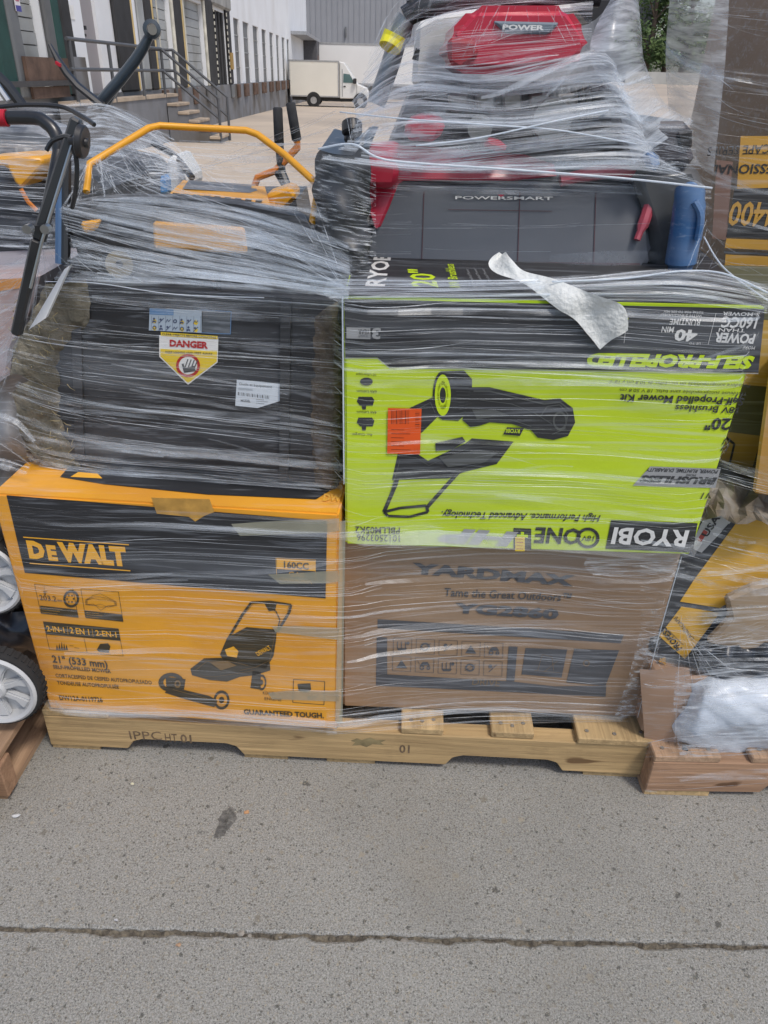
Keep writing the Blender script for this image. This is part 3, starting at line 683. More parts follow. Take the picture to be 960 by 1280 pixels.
DWY = mat('carton_yellow', (.80, .36, .015), .55, .08, 5, bump=.08, bscale=30, streak=.35, coat_r=.3, col2=(.68, .29, .02), mixs=4)
DWP = mat('print_yellow', (.85, .42, .02), .55, .05, 10, veil=.2)
DWI = mat('print_dark', (.05, .035, .012), .6, .1, 10, veil=.26)
whp = mat('print_white', (.72, .72, .70), .5, .05, 20, veil=.12)
dwb = thing('mower_carton', 'yellow and black mower carton beneath the black deck', 'box', (-.37, 1.5, .114))
body, fd = gridcarton('carton_body', DWY, dwb, (-.661, 1.099), (-.081, 1.064), .1155, .610, .85, (.007, 0, 0))
mb = MB(); fd.poly(mb, [(8, 619), (409, 651), (407, 748), (31, 716)]); bp = obj('black_panel', mb, BLK, dwb)
mb = MB(); fd.text(mb, 'D', (37, 698), (58, 700), (30, 675), bold=.07); fd.text(mb, 'E', (61, 700.5), (73, 701.5), (58, 681), bold=.06); fd.text(mb, 'WALT', (76, 702), (160, 708.5), (68, 677), bold=.07)
fd.line(mb, (29, 671.5), (161, 681), .0022); fd.line(mb, (37, 704), (163, 713.5), .0022); obj('brand_lettering', mb, DWP, dwb)
# small engine badge
mb = MB(); fd.poly(mb, [(346, 698), (394, 701), (394, 714), (346, 711)], .0012)
for a, b in (((345, 697), (394.5, 700)), ((394.5, 700), (394, 728)), ((394, 728), (346, 724)), ((346, 724), (345, 697))): fd.line(mb, a, b, .0008)
fd.text(mb, 'GAS', (361, 716.5+4), (380, 718+4), (361, 712.5+2), off=.0013); fd.text(mb, 'GASOLINA', (349, 726.5), (390, 730), (349, 721.5), off=.0013); obj('badge', mb, DWP, dwb)
mb = MB(); fd.text(mb, '160CC', (355, 710), (386, 712.3), (355, 701.5), off=.002, bold=.03)
# pictogram boxes, captions
def frame(f, mb, q, w=.0008, off=.0010):
    for a, b in zip(q, q[1:]+q[:1]): f.line(mb, a, b, w, off)
frame(fd, mb, [(43, 730), (91, 736), (98, 772), (51, 766)]); frame(fd, mb, [(101, 736), (148, 740), (154, 777), (107, 772)])
fd.poly(mb, [(50, 757), (96, 762), (98, 772), (51.5, 767)]); fd.poly(mb, [(105.5, 763), (152, 768), (154, 777), (107.5, 772.5)])
fd.poly(mb, [(54, 777), (148, 786), (151, 801), (58, 793)]); frame(fd, mb, [(54, 777), (148, 786), (154, 820), (62, 812)]); fd.line(mb, (105, 798), (109, 816), .0008)
fd.text(mb, '203.2', (50, 750), (71, 752), (49, 743.5), bold=.01); fd.text(mb, 'mm', (72, 752), (78, 752.6), (72, 748.5)); fd.text(mb, '8"', (55, 743.5), (60, 744), (54.5, 738.5)); fd.line(mb, (55, 733), (55.6, 738), .0005)
fd.disc(mb, (89, 748.5), 10, 11, hole=.72, n=18)
for an in range(0, 360, 60): fd.disc(mb, (88+4*math.cos(R(an)), 748.5+4.6*math.sin(R(an))), 1.1, n=8)
for k in (0, 1, 2): fd.path(mb, [(107+k, 750), (117, 748-4+k*2), (125, 742+k*4), (133, 748-2+k*2), (145-k, 752), (146-k, 757), (135, 757+k), (126, 763-k*4), (117, 755+k), (107+k, 756), (107+k, 750)], .0006)
for x in (70, 73, 76, 79, 82): fd.poly(mb, [(x, 812), (x+1, 802+abs(76-x)*.6), (x+3, 812.6)])
fd.line(mb, (87, 807), (92, 807.5), .0008); fd.line(mb, (93, 809.5), (99, 810.5), .0008)
fd.poly(mb, [(121, 812), (125, 805), (135, 804), (138, 808), (136, 816), (124, 815)])
obj('pictogram_print', mb, DWI, dwb); mb = MB(); fd.text(mb, '21" (533 mm)', (66, 828), (135, 835), (65, 819), bold=.025); fd.text(mb, 'SELF-PROPELLED MOWER', (67, 835.5), (139, 841.5), (66.5, 831), bold=.02)
fd.text(mb, 'CORTACESPED DE CESPED AUTOPROPULSADO', (70, 846.5), (190, 855.5), (69.5, 842), bold=.01); fd.text(mb, 'TONDEUSE AUTOPROPULSÉE', (72, 855.5), (149, 861), (71.5, 851), bold=.015)
fd.text(mb, 'DW12A-0119726', (75, 875), (129, 878), (74.5, 869), bold=.02); fd.text(mb, 'GUARANTEED TOUGH.', (305, 893), (405, 898), (305, 886.5), bold=.035)
obj('caption_lettering', mb, DWI, dwb); mb = MB()
# printed mower drawing
def mower_print(f, T, dark, mid):
    md, my_ = dark, mid
    for q in ([(0, 10), (35, 10), (60, 0), (74, 8), (78, 30), (60, 44), (15, 38), (2, 22)],):  pass
fd.disc(mb, (214, 853), 16, 12, hole=.62, n=20); fd.poly(mb, [(207, 846), (232, 849), (230, 862), (208, 860)])
fd.poly(mb, [(238, 836), (255, 823), (285, 822), (312, 828), (337, 826), (338, 838), (318, 844), (300, 846), (284, 852), (262, 850), (240, 844)])
fd.poly(mb, [(275, 818), (284, 797), (308, 784), (346, 787), (345, 800), (342, 820), (332, 836), (312, 832), (280, 826)])
fd.path(mb, [(286, 797), (303, 768), (314, 753), (338, 752), (364, 756), (362, 765), (347, 790)], .0042); fd.path(mb, [(333, 758), (345, 764), (350, 775), (347, 786)], .002); fd.poly(mb, [(330, 753), (346, 754), (344, 763), (336, 764)])
fd.poly(mb, [(212, 858), (262, 870), (272, 876), (268, 884), (232, 874), (206, 866)]); fd.poly(mb, [(316, 838), (326, 840), (326, 862), (313, 860)])
for c_, rx, ry in (((277, 875), 10, 12), ((327, 853), 6, 10)): fd.disc(mb, c_, rx, ry, hole=.72, n=18); fd.disc(mb, c_, rx*.35, ry*.35, n=8)
frame(fd, mb, [(367, 849), (406, 852), (405, 881), (366, 878)], .0012); fd.poly(mb, [(372, 855), (388, 854), (389, 862), (384, 866), (373, 863)]); fd.text(mb, 'KIT', (385, 874), (397, 875), (385, 870)); 
fd.text(mb, 'KOHLER', (329, 868), (344, 869), (329, 864)); fd.text(mb, 'ENGINE', (331, 875), (352, 876.5), (331, 871.5))
fd.text(mb, 'CARACTERISTICAS', (52, 766), (94, 770.5), (52, 763), off=.0013) if 0 else None
obj('mower_drawing', mb, DWI, dwb)
mb = MB()
fd.path(mb, [(244, 838), (258, 827), (286, 826), (310, 832)], .0012, .0019); fd.path(mb, [(250, 845), (268, 846), (296, 842), (318, 838)], .0008, .0019); fd.path(mb, [(286, 800), (310, 788), (342, 791)], .0010, .0019); fd.line(mb, (344, 792), (336, 830), .0008, .0019)
for k in range(5): fd.line(mb, (290+k*2, 806+k*5), (318+k*2, 806+k*5), .0006, .0019)
fd.path(mb, [(289, 795), (305, 768), (316, 755), (338, 754)], .0010, .0019); fd.path(mb, [(361, 758), (360, 765), (347, 786)], .0010, .0019); fd.path(mb, [(216, 862), (262, 874)], .0012, .0019); fd.poly(mb, [(262, 828), (284, 826), (296, 832), (276, 838)], .0019); fd.disc(mb, (222, 855), 4, 5, off=.0019, hole=.5)
fd.path(mb, [(300, 838), (320, 834), (340, 824)], .0010, .0019)
obj('artwork_shade', mb, mat('ink_brown', (.20, .12, .04), .6, veil=.2), dwb)
mb = MB(); fd.text(mb, '2-IN-1', (59, 789), (81, 791), (58, 782), off=.0019, bold=.02); fd.text(mb, '2 EN 1', (88, 791.5), (112, 794), (87, 784), off=.0019, bold=.02); fd.text(mb, '2-EN-1', (120, 794.5), (146, 797), (119, 787.5), off=.0019, bold=.02)
fd.line(mb, (84, 783), (85, 793), .0006, .0019); fd.line(mb, (115, 786), (116.5, 796), .0006, .0019)
fd.poly(mb, [(281, 812), (292, 808), (298, 814), (296, 822), (284, 820)], .0016); fd.text(mb, 'DEWALT', (323, 820), (340, 811), (322, 814), off=.0016, bold=.02)
for k in range(3): fd.line(mb, (52, 759.5+k*2.7), (78-3*k, 762+k*2.7), .0004, .0016); fd.line(mb, (108, 765.5+k*2.6), (124+4*(k % 2), 767.3+k*2.6), .0004, .0016)
obj('reversed_lettering', mb, DWP, dwb)
ft = Face((0, 0, .6105), (0, 0, 1)); mb = MB(); ft.poly(mb, [(75, 596), (90, 579), (240, 580), (420, 586), (424, 606), (395, 624), (330, 621), (260, 618), (130, 605)], .0008); obj('top_panel', mb, BLK, dwb)
mb = MB(); ft.poly(mb, [(88, 596), (128, 598), (122, 592), (98, 590)], .0014); ft.text(mb, 'DW', (403, 626), (426, 627), (406, 617), off=.0014, bold=.05); obj('top_lettering', mb, DWP, dwb)
# tape strips: pale torn tape round the right edge
tp = mat('old_tape', (.46, .45, .34), .4, .1, 20, coat=.3); tp.node_tree.nodes['Principled BSDF'].inputs['Alpha'].default_value = .58
for q in ([(289, 655), (300, 670), (407, 666), (424, 664), (424, 648), (330, 652)], [(335, 718), (350, 730), (408, 729), (424, 727), (422, 713), (360, 717)], [(340, 783), (344, 790), (424, 800), (424, 785), (370, 782)], [(335, 866), (340, 874), (424, 877), (424, 864), (360, 863)]):
    mb = MB(); fd.poly(mb, q, .0022); obj('tape', mb, tp, dwb)
mb = MB(); fd.poly(mb, [(424.5, 652), (432, 651), (428, 905), (419, 904)], .0022); obj('edge_tape', mb, tp, dwb)
mb = MB(); fd.poly(mb, [(189, 622), (262, 624), (268, 640), (255, 645), (244, 652), (236, 646), (196, 642)], .0018); obj('torn_patch', mb, mat('torn_board', (.50, .28, .06), .8, .25, 40), dwb)

# brown carton with dark bars
BRN = mat('kraft', (.31, .205, .12), .7, .1, 4, bump=.1, bscale=40, streak=.35, coat_r=.33, col2=(.24, .155, .09), mixs=3)
KI = mat('kraft_ink', (.062, .066, .075), .6, .12, 20, streak=.3, veil=.32, coat_r=.35)
ymb = thing('brown_carton', 'plain brown carton with dark printed bars beneath the lime green carton', 'box', (.22, 1.5, .114))
body, fy = gridcarton('carton_body', BRN, ymb, (-.072, 1.128), (.527, 1.120), .1155, .5265, .8, (.001, 0, 0))
mb = MB()
fy.text(mb, 'YARDMAX', (514, 717), (716, 733), (511, 703), bold=.055); fy.text(mb, 'Tame the Great Outdoors™', (555, 745), (713, 752), (554, 735), bold=.01); fy.text(mb, 'YG2860', (567, 766), (697, 774.5), (564, 753), bold=.05)
obj('lettering', mb, KI, ymb); mb = MB(); fy.poly(mb, [(472, 774), (780, 793), (776, 804), (472, 785)]); fy.poly(mb, [(471, 796), (484, 797), (484, 843), (640, 852), (694, 858), (758, 857), (757, 871), (470, 857)])
fy.poly(mb, [(636, 808), (647, 808.5), (643, 852), (633, 851)], .0009); fy.poly(mb, [(657, 810), (709, 812), (702, 847), (652, 843)]); fy.poly(mb, [(718, 811), (774, 813), (757, 857), (708, 853)], .0009)
obj('printed_bar', mb, KI, ymb); mb = MB()
for i in range(5):
    for j in range(2):
        x = 492+i*28.5-j*1.0; y = 797+j*23+i*1.5
        frame(fy, mb, [(x, y), (x+23, y+1.2), (x+22.4, y+19.5), (x-.4, y+18.5)], .0008)
        s_ = (i*2+j) % 5
        if s_ == 0:
            for k in range(3): fy.line(mb, (x+5+k*5, y+5), (x+5+k*5, y+14), .0016)
            fy.poly(mb, [(x+4, y+13), (x+17, y+13.5), (x+15, y+16), (x+6, y+16)]); fy.disc(mb, (x+18, y+7), 2)
        elif s_ == 1: fy.poly(mb, [(x+4, y+15), (x+11, y+5), (x+18, y+15.5)])
        elif s_ == 2: fy.disc(mb, (x+11, y+10), 6, 5, hole=.6); fy.line(mb, (x+4, y+14), (x+18, y+6), .001)
        elif s_ == 3: fy.disc(mb, (x+8, y+13), 3, hole=.5); fy.disc(mb, (x+16, y+13.4), 2.4, hole=.4); fy.poly(mb, [(x+5, y+10), (x+18, y+10.5), (x+15, y+6), (x+9, y+6)]); fy.line(mb, (x+5, y+9), (x+2.5, y+4), .001)
        else: fy.line(mb, (x+6, y+14), (x+16, y+5), .002); fy.disc(mb, (x+8, y+7), 2.4)
obj('pictogram_print', mb, KI, ymb)
mb = MB()
fy.path(mb, [(672, 838), (678, 818), (690, 821), (692, 838)], .0008, .0016); fy.line(mb, (668, 838), (700, 841), .0008, .0016); fy.line(mb, (680, 840), (697, 826), .0008, .0016); fy.disc(mb, (733, 829), 4, hole=.7, off=.0016); fy.text(mb, 'DRIVE', (590, 856), (624, 858), (590, 848), off=.0016)
obj('reversed_lettering', mb, mat('kraft_print', (.22, .16, .10), .7), ymb)

# lime carton, upside down
LIME = mat('carton_lime', (.52, .68, .008), .5, .05, 4, bump=.06, bscale=30, streak=.3, coat_r=.3)
LP = mat('print_lime', (.56, .74, .015), .5, .04, 10)
ryb = thing('mower_carton', 'lime green and black mower carton standing upside down on the brown carton', 'box', (.24, 1.5, .53))
body, fr = gridcarton('carton_body', LIME, ryb, (-.065, 1.095), (.532, 1.093), .530, .957, .72, (.0125, 0, 0))
mb = MB(); fr.poly(mb, [(430.3, 373.5), (956.2, 386), (948, 466), (487, 459), (472, 447), (431.6, 447)]); obj('black_panel', mb, BLK, ryb)
ftp = Face((0, 0, .957), (0, 0, 1)); mb = MB(); ftp.poly(mb, [(452, 300), (868, 306), (955, 381), (430.5, 369.5)], .0008); obj('top_panel', mb, BLK, ryb)
silver = mat('print_silver', (.40, .41, .42), .4, .1, 12, metal=.3)
mb = MB(); fr.line(mb, (431, 447.5), (472, 448), .0012); fr.line(mb, (472, 448), (487, 460), .0012); fr.line(mb, (487, 460), (948, 467), .0012)
fr.poly(mb, [(813, 583), (901, 586), (894, 610), (791, 607)], .001); fr.text(mb, 'HP', (648, 665), (548, 659.5), (650, 684), off=.0012, bold=.05, shear=.2)
fr.text(mb, '3', (476, 410), (465, 409.6), (476, 424), off=.0016, bold=.04); fr.poly(mb, [(433, 409), (463, 410), (463, 424), (433, 423)], .0014); obj('silver_print', mb, silver, ryb)
mb = MB()
fr.text(mb, 'POWER', (945, 417.5), (895, 415.5), (944, 430), off=.0016, bold=.04); fr.text(mb, 'THAN', (932, 411), (899, 410), (932, 415.5), off=.0016, bold=.01); fr.text(mb, '160CC', (948, 397), (904, 395.5), (947, 411), off=.0016, bold=.03); fr.text(mb, 'S-MOWER', (950, 391), (904, 389.6), (950, 395.5), off=.0016, bold=.02)
fr.text(mb, '40', (873, 412.5), (845, 411.5), (872, 427), off=.0016, bold=.04); fr.text(mb, 'MIN', (843, 408.5), (828, 408), (843, 416), off=.0016, bold=.01); fr.text(mb, 'RUNTIME', (876, 399.5), (838, 398.3), (876, 407), off=.0016, bold=.01)
fr.text(mb, 'WITH 2 INCLUDED', (878, 393.5), (826, 392.2), (878, 396.5), off=.0016); fr.text(mb, 'TOTAL FOR TO 50% MIX', (880, 389), (830, 387.6), (880, 392), off=.0016); fr.text(mb, 'UP TO', (876, 428.5), (862, 428), (876, 431), off=.0016); fr.text(mb, 'MORE', (944, 433), (929, 432.4), (944, 437), off=.0016)
fr.line(mb, (885, 431), (895, 392), .0006, .0016); fr.line(mb, (780, 429), (784, 397), .0006, .0016)
fr.text(mb, 'RYOBI', (862, 663), (768, 659), (860, 684), off=.0022, bold=.03); obj('white_lettering', mb, whp, ryb)
mb = MB(); fr.text(mb, 'SELF-PROPELLED', (944, 445), (735, 441), (941, 461.5), off=.0016, bold=.06, shear=.15); fr.poly(mb, [(778, 397), (786, 398), (781, 404)], .0014); obj('lime_lettering', mb, LP, ryb)
mb = MB()
fr.poly(mb, [(764, 650), (872, 654), (866, 691), (757, 686)], .0012)
fr.text(mb, 'ONE', (728, 661), (670, 659), (727, 681), bold=.03); fr.disc(mb, (735, 672.5), 14.5, 13, hole=.72, n=26); fr.text(mb, '18V', (743, 670), (728, 669.3), (743, 677), off=.0016, bold=.01)
fr.poly(mb, [(642, 660), (664, 661), (664, 687), (642, 686)], .001)
fr.text(mb, 'High Performance. Advanced Technology.', (751, 644), (552, 639), (751, 652.5), bold=.02, shear=.2)
fr.text(mb, '1012503296', (500, 669), (446, 667.3), (500, 677.5), bold=.01); fr.text(mb, 'PBLLM05K2', (500, 659.5), (444, 658), (500, 668), bold=.015)
fr.text(mb, '20"', (915, 523), (884, 522), (914, 538), bold=.03); fr.text(mb, '18V Brushless', (924, 509), (845, 506), (923, 517), bold=.015); fr.text(mb, 'Self-Propelled Mower Kit', (931, 497.5), (776, 492.5), (930, 507), bold=.025)
fr.text(mb, 'Podadora autopropulsada sin escobillas de 50.8 cm y 18 V', (938, 480.5), (762, 475), (938, 484.5), shear=.1); fr.text(mb, 'Tondeuse autopropulsée sans balai, 18 V 50.8 cm', (934, 490.5), (775, 485.5), (934, 494.5), shear=.1)
fr.text(mb, 'BRUSHLESS', (897, 597), (801, 594), (895, 606), off=.0016, bold=.05, shear=.2); fr.text(mb, 'POWER, RUNTIME, DURABILITY', (898, 587.5), (808, 584.8), (897, 592), off=.0016, bold=.015, shear=.2); fr.text(mb, 'MORE', (870, 592.8), (858, 592.4), (870, 595.6), off=.0016)
fr.text(mb, 'YEAR', (462, 412), (448, 411.6), (462, 418), off=.002); fr.text(mb, '3 YEAR WARRANTY', (462, 418.6), (448, 418.2), (462, 422), off=.002)
for x, y in ((450, 477), (448, 502), (448, 528)):
    fr.poly(mb, [(x, y-6), (x+17, y-6), (x+20, y-2), (x+18, y+5), (x+2, y+5), (x-2, y)]) if y > 480 else fr.disc(mb, (x+8, y), 8, 5)
    fr.poly(mb, [(x+4, y+5), (x+10, y+5), (x+9, y+10), (x+5, y+10)]) if y > 480 else None
for t_, x, y in (('10 Ubertype', 470, 469), ('6Ah Lithium', 471, 490), ('4Ah Lithium', 471, 516), ('Rec Charger', 465, 544)): fr.text(mb, t_, (x, y-2), (x-25, y-2.6), (x, y+1.2))
for x, y in ((922, 492), (907, 548), (905, 556), (880, 616)): fr.line(mb, (x, y), (x-4, y+8), .0016); fr.line(mb, (x+6, y), (x+2, y+8), .0016)
# printed mower drawing, upside down
obj('black_lettering', mb, blkmatte, ryb); mb = MB(); fr.disc(mb, (553, 494), 12, 30, n=26); fr.poly(mb, [(553, 464), (580, 463), (590, 474), (590, 500), (584, 516), (573, 526), (553, 525), (545, 515)])
fr.poly(mb, [(586, 484), (612, 484), (680, 500), (700, 498), (716, 510), (719, 528), (710, 545), (692, 550), (672, 547), (664, 538), (640, 530), (612, 528), (600, 532), (588, 534), (578, 525)], .0014)
fr.poly(mb, [(512, 510), (540, 497), (548, 520), (528, 540), (514, 548), (504, 530)]); fr.poly(mb, [(498, 564), (520, 566), (535, 576), (582, 554), (590, 548), (642, 552), (621, 580), (580, 590), (560, 598), (520, 599), (490, 600)]); fr.poly(mb, [(544, 554), (578, 546), (582, 552), (565, 562), (545, 564)], .0018)
fr.path(mb, [(503, 570), (495, 605), (480, 640)], .0065); fr.path(mb, [(577, 586), (557, 608), (534, 634)], .0065); fr.path(mb, [(480, 640), (500, 635), (533, 632), (535, 640), (512, 646), (485, 645), (480, 640)], .005)
fr.poly(mb, [(634, 534), (655, 535), (650, 545), (629, 543)], .002)
obj('mower_drawing', mb, blkmatte, ryb)
mb = MB()
for k in range(13): fr.line(mb, (566+.8*k, 466+k*4.6), (588-abs(k-5)*.9, 470+k*4), .0007, .0020)
fr.path(mb, [(592, 489), (612, 489), (680, 505), (700, 503), (712, 512)], .0022, .0020); fr.path(mb, [(600, 500), (640, 505), (668, 516), (690, 530)], .0012, .0020); fr.path(mb, [(676, 520), (684, 508), (700, 506), (710, 518), (706, 536), (690, 543)], .0016, .0020)
fr.path(mb, [(612, 524), (640, 525), (664, 533)], .0014, .0020); fr.path(mb, [(498, 570), (520, 572), (536, 582), (584, 560), (636, 556)], .0010, .0020); fr.path(mb, [(505, 585), (560, 590), (612, 576)], .0009, .0020)
fr.poly(mb, [(548, 571), (600, 562), (622, 566), (606, 578), (560, 584)], .0020); fr.line(mb, (500, 575), (484, 632), .0012, .0020); fr.line(mb, (574, 590), (536, 630), .0012, .0020)
fr.poly(mb, [(590, 512), (618, 512), (640, 520), (612, 522), (596, 524)], .0020); fr.path(mb, [(516, 515), (538, 503), (544, 516)], .0012, .0020); fr.disc(mb, (700, 526), 9, 12, off=.0020, hole=.75)
obj('artwork_shade', mb, mat('ink_grey', (.085, .09, .085), .6, veil=.2), ryb)
mb = MB(); fr.disc(mb, (553.5, 494), 10, 26, off=.0022, n=24, hole=.5); fr.disc(mb, (553.5, 494), 7, 18, off=.0022, n=24, hole=.55)
fr.text(mb, 'RYOBI', (650, 536.5), (633, 536), (649.5, 541.5), off=.0026, bold=.02); fr.poly(mb, [(651, 673.5), (655, 673.6), (655, 665), (651, 664.8)], .0018); fr.poly(mb, [(646, 671.5), (660, 672), (660, 668.5), (646, 668)], .0019)
fr.poly(mb, [(546, 556), (558, 553), (572, 549), (575, 553), (560, 560), (549, 561)], .0022) if 0 else None
obj('artwork_highlights', mb, LP, ryb)
mb = MB(); ftp.text(mb, 'RYOBI', (481, 358), (490, 316), (456, 358), off=.0014, bold=.03); obj('top_white_lettering', mb, whp, ryb)
mb = MB(); ftp.text(mb, '20"', (548, 359), (541, 337), (515, 358), off=.0014, bold=.02); ftp.text(mb, '18V Brushless', (575, 359), (567, 330), (562, 358), off=.0014, bold=.01); obj('top_lime_lettering', mb, LP, ryb)
mb = MB()
for i in range(3): ftp.text(mb, 'Self-Propelled Mower', (596+i*11, 359), (585+i*10, 336), (592+i*11, 359), off=.0014)
obj('top_small_print', mb, silver, ryb)
ost = thing('orange_sticker', 'orange barcode sticker on the lime green carton', 'sticker', fr.at(505, 567))
mb = MB(); a_, b_, c_, d_ = (485, 510), (527, 511), (525, 568), (484, 567); fr.poly(mb, [d_, c_, b_, a_], .0030); obj('label', mb, mat('sticker_orange', (.78, .10, .012), .5, .05, 20), ost)
mb = MB()
for i in range(12): fr.line(mb, (490+i*1.9, 513), (489.8+i*1.9, 530), .0004+.0006*(i % 3 == 0), .0034)
for i in range(10): fr.line(mb, (519, 515+i*2.2), (524.5, 515.2+i*2.2), .0004+.0006*(i % 3 == 1), .0034)
for i in range(6): fr.line(mb, (489, 537+i*5), (505+8*(i % 2), 537.4+i*5), .0007, .0034)
obj('barcode', mb, mat('sticker_ink', (.12, .02, .01), .6), ost)
ycl = thing('yellow_label', 'small yellow printed label over the plus sign on the lime carton', 'label', fr.at(650, 688))
mb = MB(); fr.poly(mb, [(644, 671), (656, 671), (656, 689), (644, 689)], .0026); obj('label', mb, mat('label_yellow', (.75, .55, .04), .6), ycl)
mb = MB(); 
for i in range(4): fr.line(mb, (645.5, 674+i*4), (654, 674.2+i*4), .0012 if i % 2 else .0007, .003)
obj('label_print', mb, mat('sticker_red', (.4, .05, .02), .6), ycl)

# ================================================================== MACHINES ON THE CENTRE PALLET
PBK = mat('plastic_black', (.020, .020, .022), .45, .2, 6, coat=.2, bump=.05, bscale=40)
STL = mat('deck_black', (.012, .012, .014), .5, .25, 5, streak=.55, coat_r=.32)
MUD = mat('dry_mud', (.15, .135, .10), .95, .4, 26, bump=1., bscale=60, col2=(.30, .27, .21), mixs=22, mixlo=.5, mixhi=.7)
TUB = mat('tube_black', (.018, .019, .021), .35, .1, 10, coat=.4)
steel = mat('steel', (.5, .5, .5), .3, .1, 20, metal=1.)
yelp = mat('mower_yellow', (.78, .36, .012), .4, .08, 8, coat=.4)
redp = mat('mower_red', (.47, .010, .042), .35, .1, 6, coat=.6)
def wob(G, amp, seed, f1=23, f2=57):
    r_ = random.Random(seed); ph = [r_.uniform(0, 6) for _ in range(9)]
    out = []
    for row in G:
        o_ = []
        for p in row:
            p = Vector(p); d = Vector([math.sin(p.x*f1+ph[a]+2*math.sin(p.z*f1*1.3+ph[a+3]))*.6+math.sin(p.z*f2+p.x*f2*.7+p.y*f2+ph[a+6])*.4 for a in range(3)])*amp
            o_.append(p+d)
        out.append(o_)
    return out
dk = thing('mower_deck', 'black mower deck on edge with danger sticker and mud caked rims', 'mower deck', (-.34, 1.4, .613))
nk = Vector((-.133, -.985, .06)).normalized(); fk = Face((-.59, 1.214, .613), nk)
mb = MB(); mb.prism([fk.at(x, y) for x, y in ((66, 354), (428, 373), (421, 611), (80, 583), (66, 560), (60, 470))], -nk*.42); obj('deck_panel', mb, STL, dk, bevel=.004)
mb = MB()
for a, b in (((90, 360), (96, 575)), ((352, 374), (350, 598))):
    A_, B_ = fk.at(*a), fk.at(*b); ex = Vector((.016, 0, 0)); mb.hexa([B_, B_+ex, B_+ex-nk*-.006, B_-nk*-.006, A_, A_+ex, A_+ex+nk*.006, A_+nk*.006]); obj('stiffener', mb, STL, dk); mb = MB()

def strip(inner, outer, bulge, nseg, nc, amp, seed, back):
    I = catmull([fk.at(*p) for p in inner], nseg); O = catmull([fk.at(*p) for p in outer], nseg); G = []
    for a, b in zip(I, O):
        row = []
        for j in range(nc+1):
            t = j/nc
            row.append(a.lerp(b, min(1, t*1.25))+nk*(bulge*math.sin(math.pi*min(1, t*.9))) - nk*back*max(0, (t-.62)/.38)**1.2)
        G.append(row)
    mb = MB(); mb.grid(wob(G, amp, seed, 60, 190)); return mb
mb = strip([(108, 350), (112, 400), (78, 440), (75, 500), (82, 545), (100, 582)], [(50, 352), (30, 390), (10, 432), (3, 485), (14, 545), (62, 582)], .020, 14, 18, .0035, 5, .16)
obj('mud_rim', mb, MUD, dk, smooth=True, label='left rim thickly caked in dry mud')
mb = strip([(392, 395), (390, 460), (388, 530), (394, 608)], [(424, 376), (427, 460), (425, 540), (421, 612)], .007, 12, 8, .0022, 9, .02)
obj('mud_rim', mb, mat('brown_rim', (.10, .075, .05), .9, .4, 40, bump=.8, bscale=90, streak=.3), dk, smooth=True, label='right rim with thin brown crust')
mb = MB(); r_ = random.Random(4)
for i in range(90):
    px = r_.uniform(12, 100); py = r_.uniform(370, 578)
    if px > 95 and py < 540: continue
    q = fk.at(px, py)+nk*.016; s_ = r_.uniform(.002, .006)
    d = Vector((r_.uniform(-1, 1), r_.uniform(-.3, .3), r_.uniform(-1, 1))).normalized()*r_.uniform(.003, .018); mb.tube([q, q+d*.5+nk*.003, q+d], [.0007, .0006, .0003], 4)
g_ = obj('dry_grass', mb, mat('dry_grass', (.34, .28, .15), .9, .3, 40), dk); g_['kind'] = 'stuff'
# stickers of the deck
pic = thing('instruction_sticker', 'pale blue pictogram sticker above the danger sticker', 'sticker', fk.at(238, 416))
sb = mat('sticker_blue', (.42, .50, .58), .5, .06, 20); mb = MB(); fk.poly(mb, [(187, 385), (252, 388), (252, 416), (186, 413)], .0016); obj('label', mb, sb, pic)
mb = MB(); fk.poly(mb, [(254, 388), (289, 390), (288, 417), (252, 416)], .0013); obj('clear_label', mb, mat('sticker_clear', (.07, .08, .09), .35, .1, 10, streak=.4), pic)
mb = MB(); 
for a, b in (((252, 387.5), (289, 389.5)), ((289, 389.5), (288, 417.5)), ((288, 417.5), (252, 416))): fk.line(mb, a, b, .001, .0018)
fk.poly(mb, [(187, 385.5), (217, 387), (217, 394), (187, 393)], .0019); obj('label_edge', mb, mat('label_blue', (.14, .28, .50), .5), pic)
mb = MB(); mb2 = MB()
for i in range(7):
    for j in range(2):
        x = 190+i*8.6; y = 400.5+j*9+i*.35; k_ = (i*3+j*5) % 4
        if i in (0, 4, 6): fk.poly(mb2, [(x, y+2), (x+3, y-3), (x+6, y+1), (x+4, y+4)], .0019)
        if k_ == 0: fk.disc(mb, (x+2.5, y-2), 1.5, off=.0021, n=8); fk.poly(mb, [(x+.5, y), (x+4.5, y+.3), (x+5, y+3.5), (x+3, y+2), (x, y+3.5)], .0021)
        elif k_ == 1: fk.disc(mb, (x+3, y), 2.6, off=.0021, hole=.5, n=10)
        elif k_ == 2: fk.path(mb, [(x, y+2), (x+2, y-2), (x+3.5, y+1), (x+6, y-2)], .0010, .0021)
        else: fk.line(mb, (x, y+3), (x+6, y-3), .0012, .0021); fk.disc(mb, (x+2, y-1.5), 1.4, off=.0021, n=8)
for i in range(8): fk.line(mb, (189.5+i*8.8, 395), (189+i*8.8, 413.5), .0004, .0021)
obj('pictogram', mb, mat('ink_navy', (.07, .09, .16), .6), pic); obj('pictogram_fill', mb2, mat('label_yellow', (.75, .55, .04), .6), pic)
dg_ = thing('danger_sticker', 'yellow and white pointed danger sticker on the black deck', 'sticker', fk.at(235, 480))
mb = MB(); fk.poly(mb, [(199, 419), (273, 423), (272, 453), (235, 481), (199, 446)], .0016); obj('label', mb, whp, dg_)
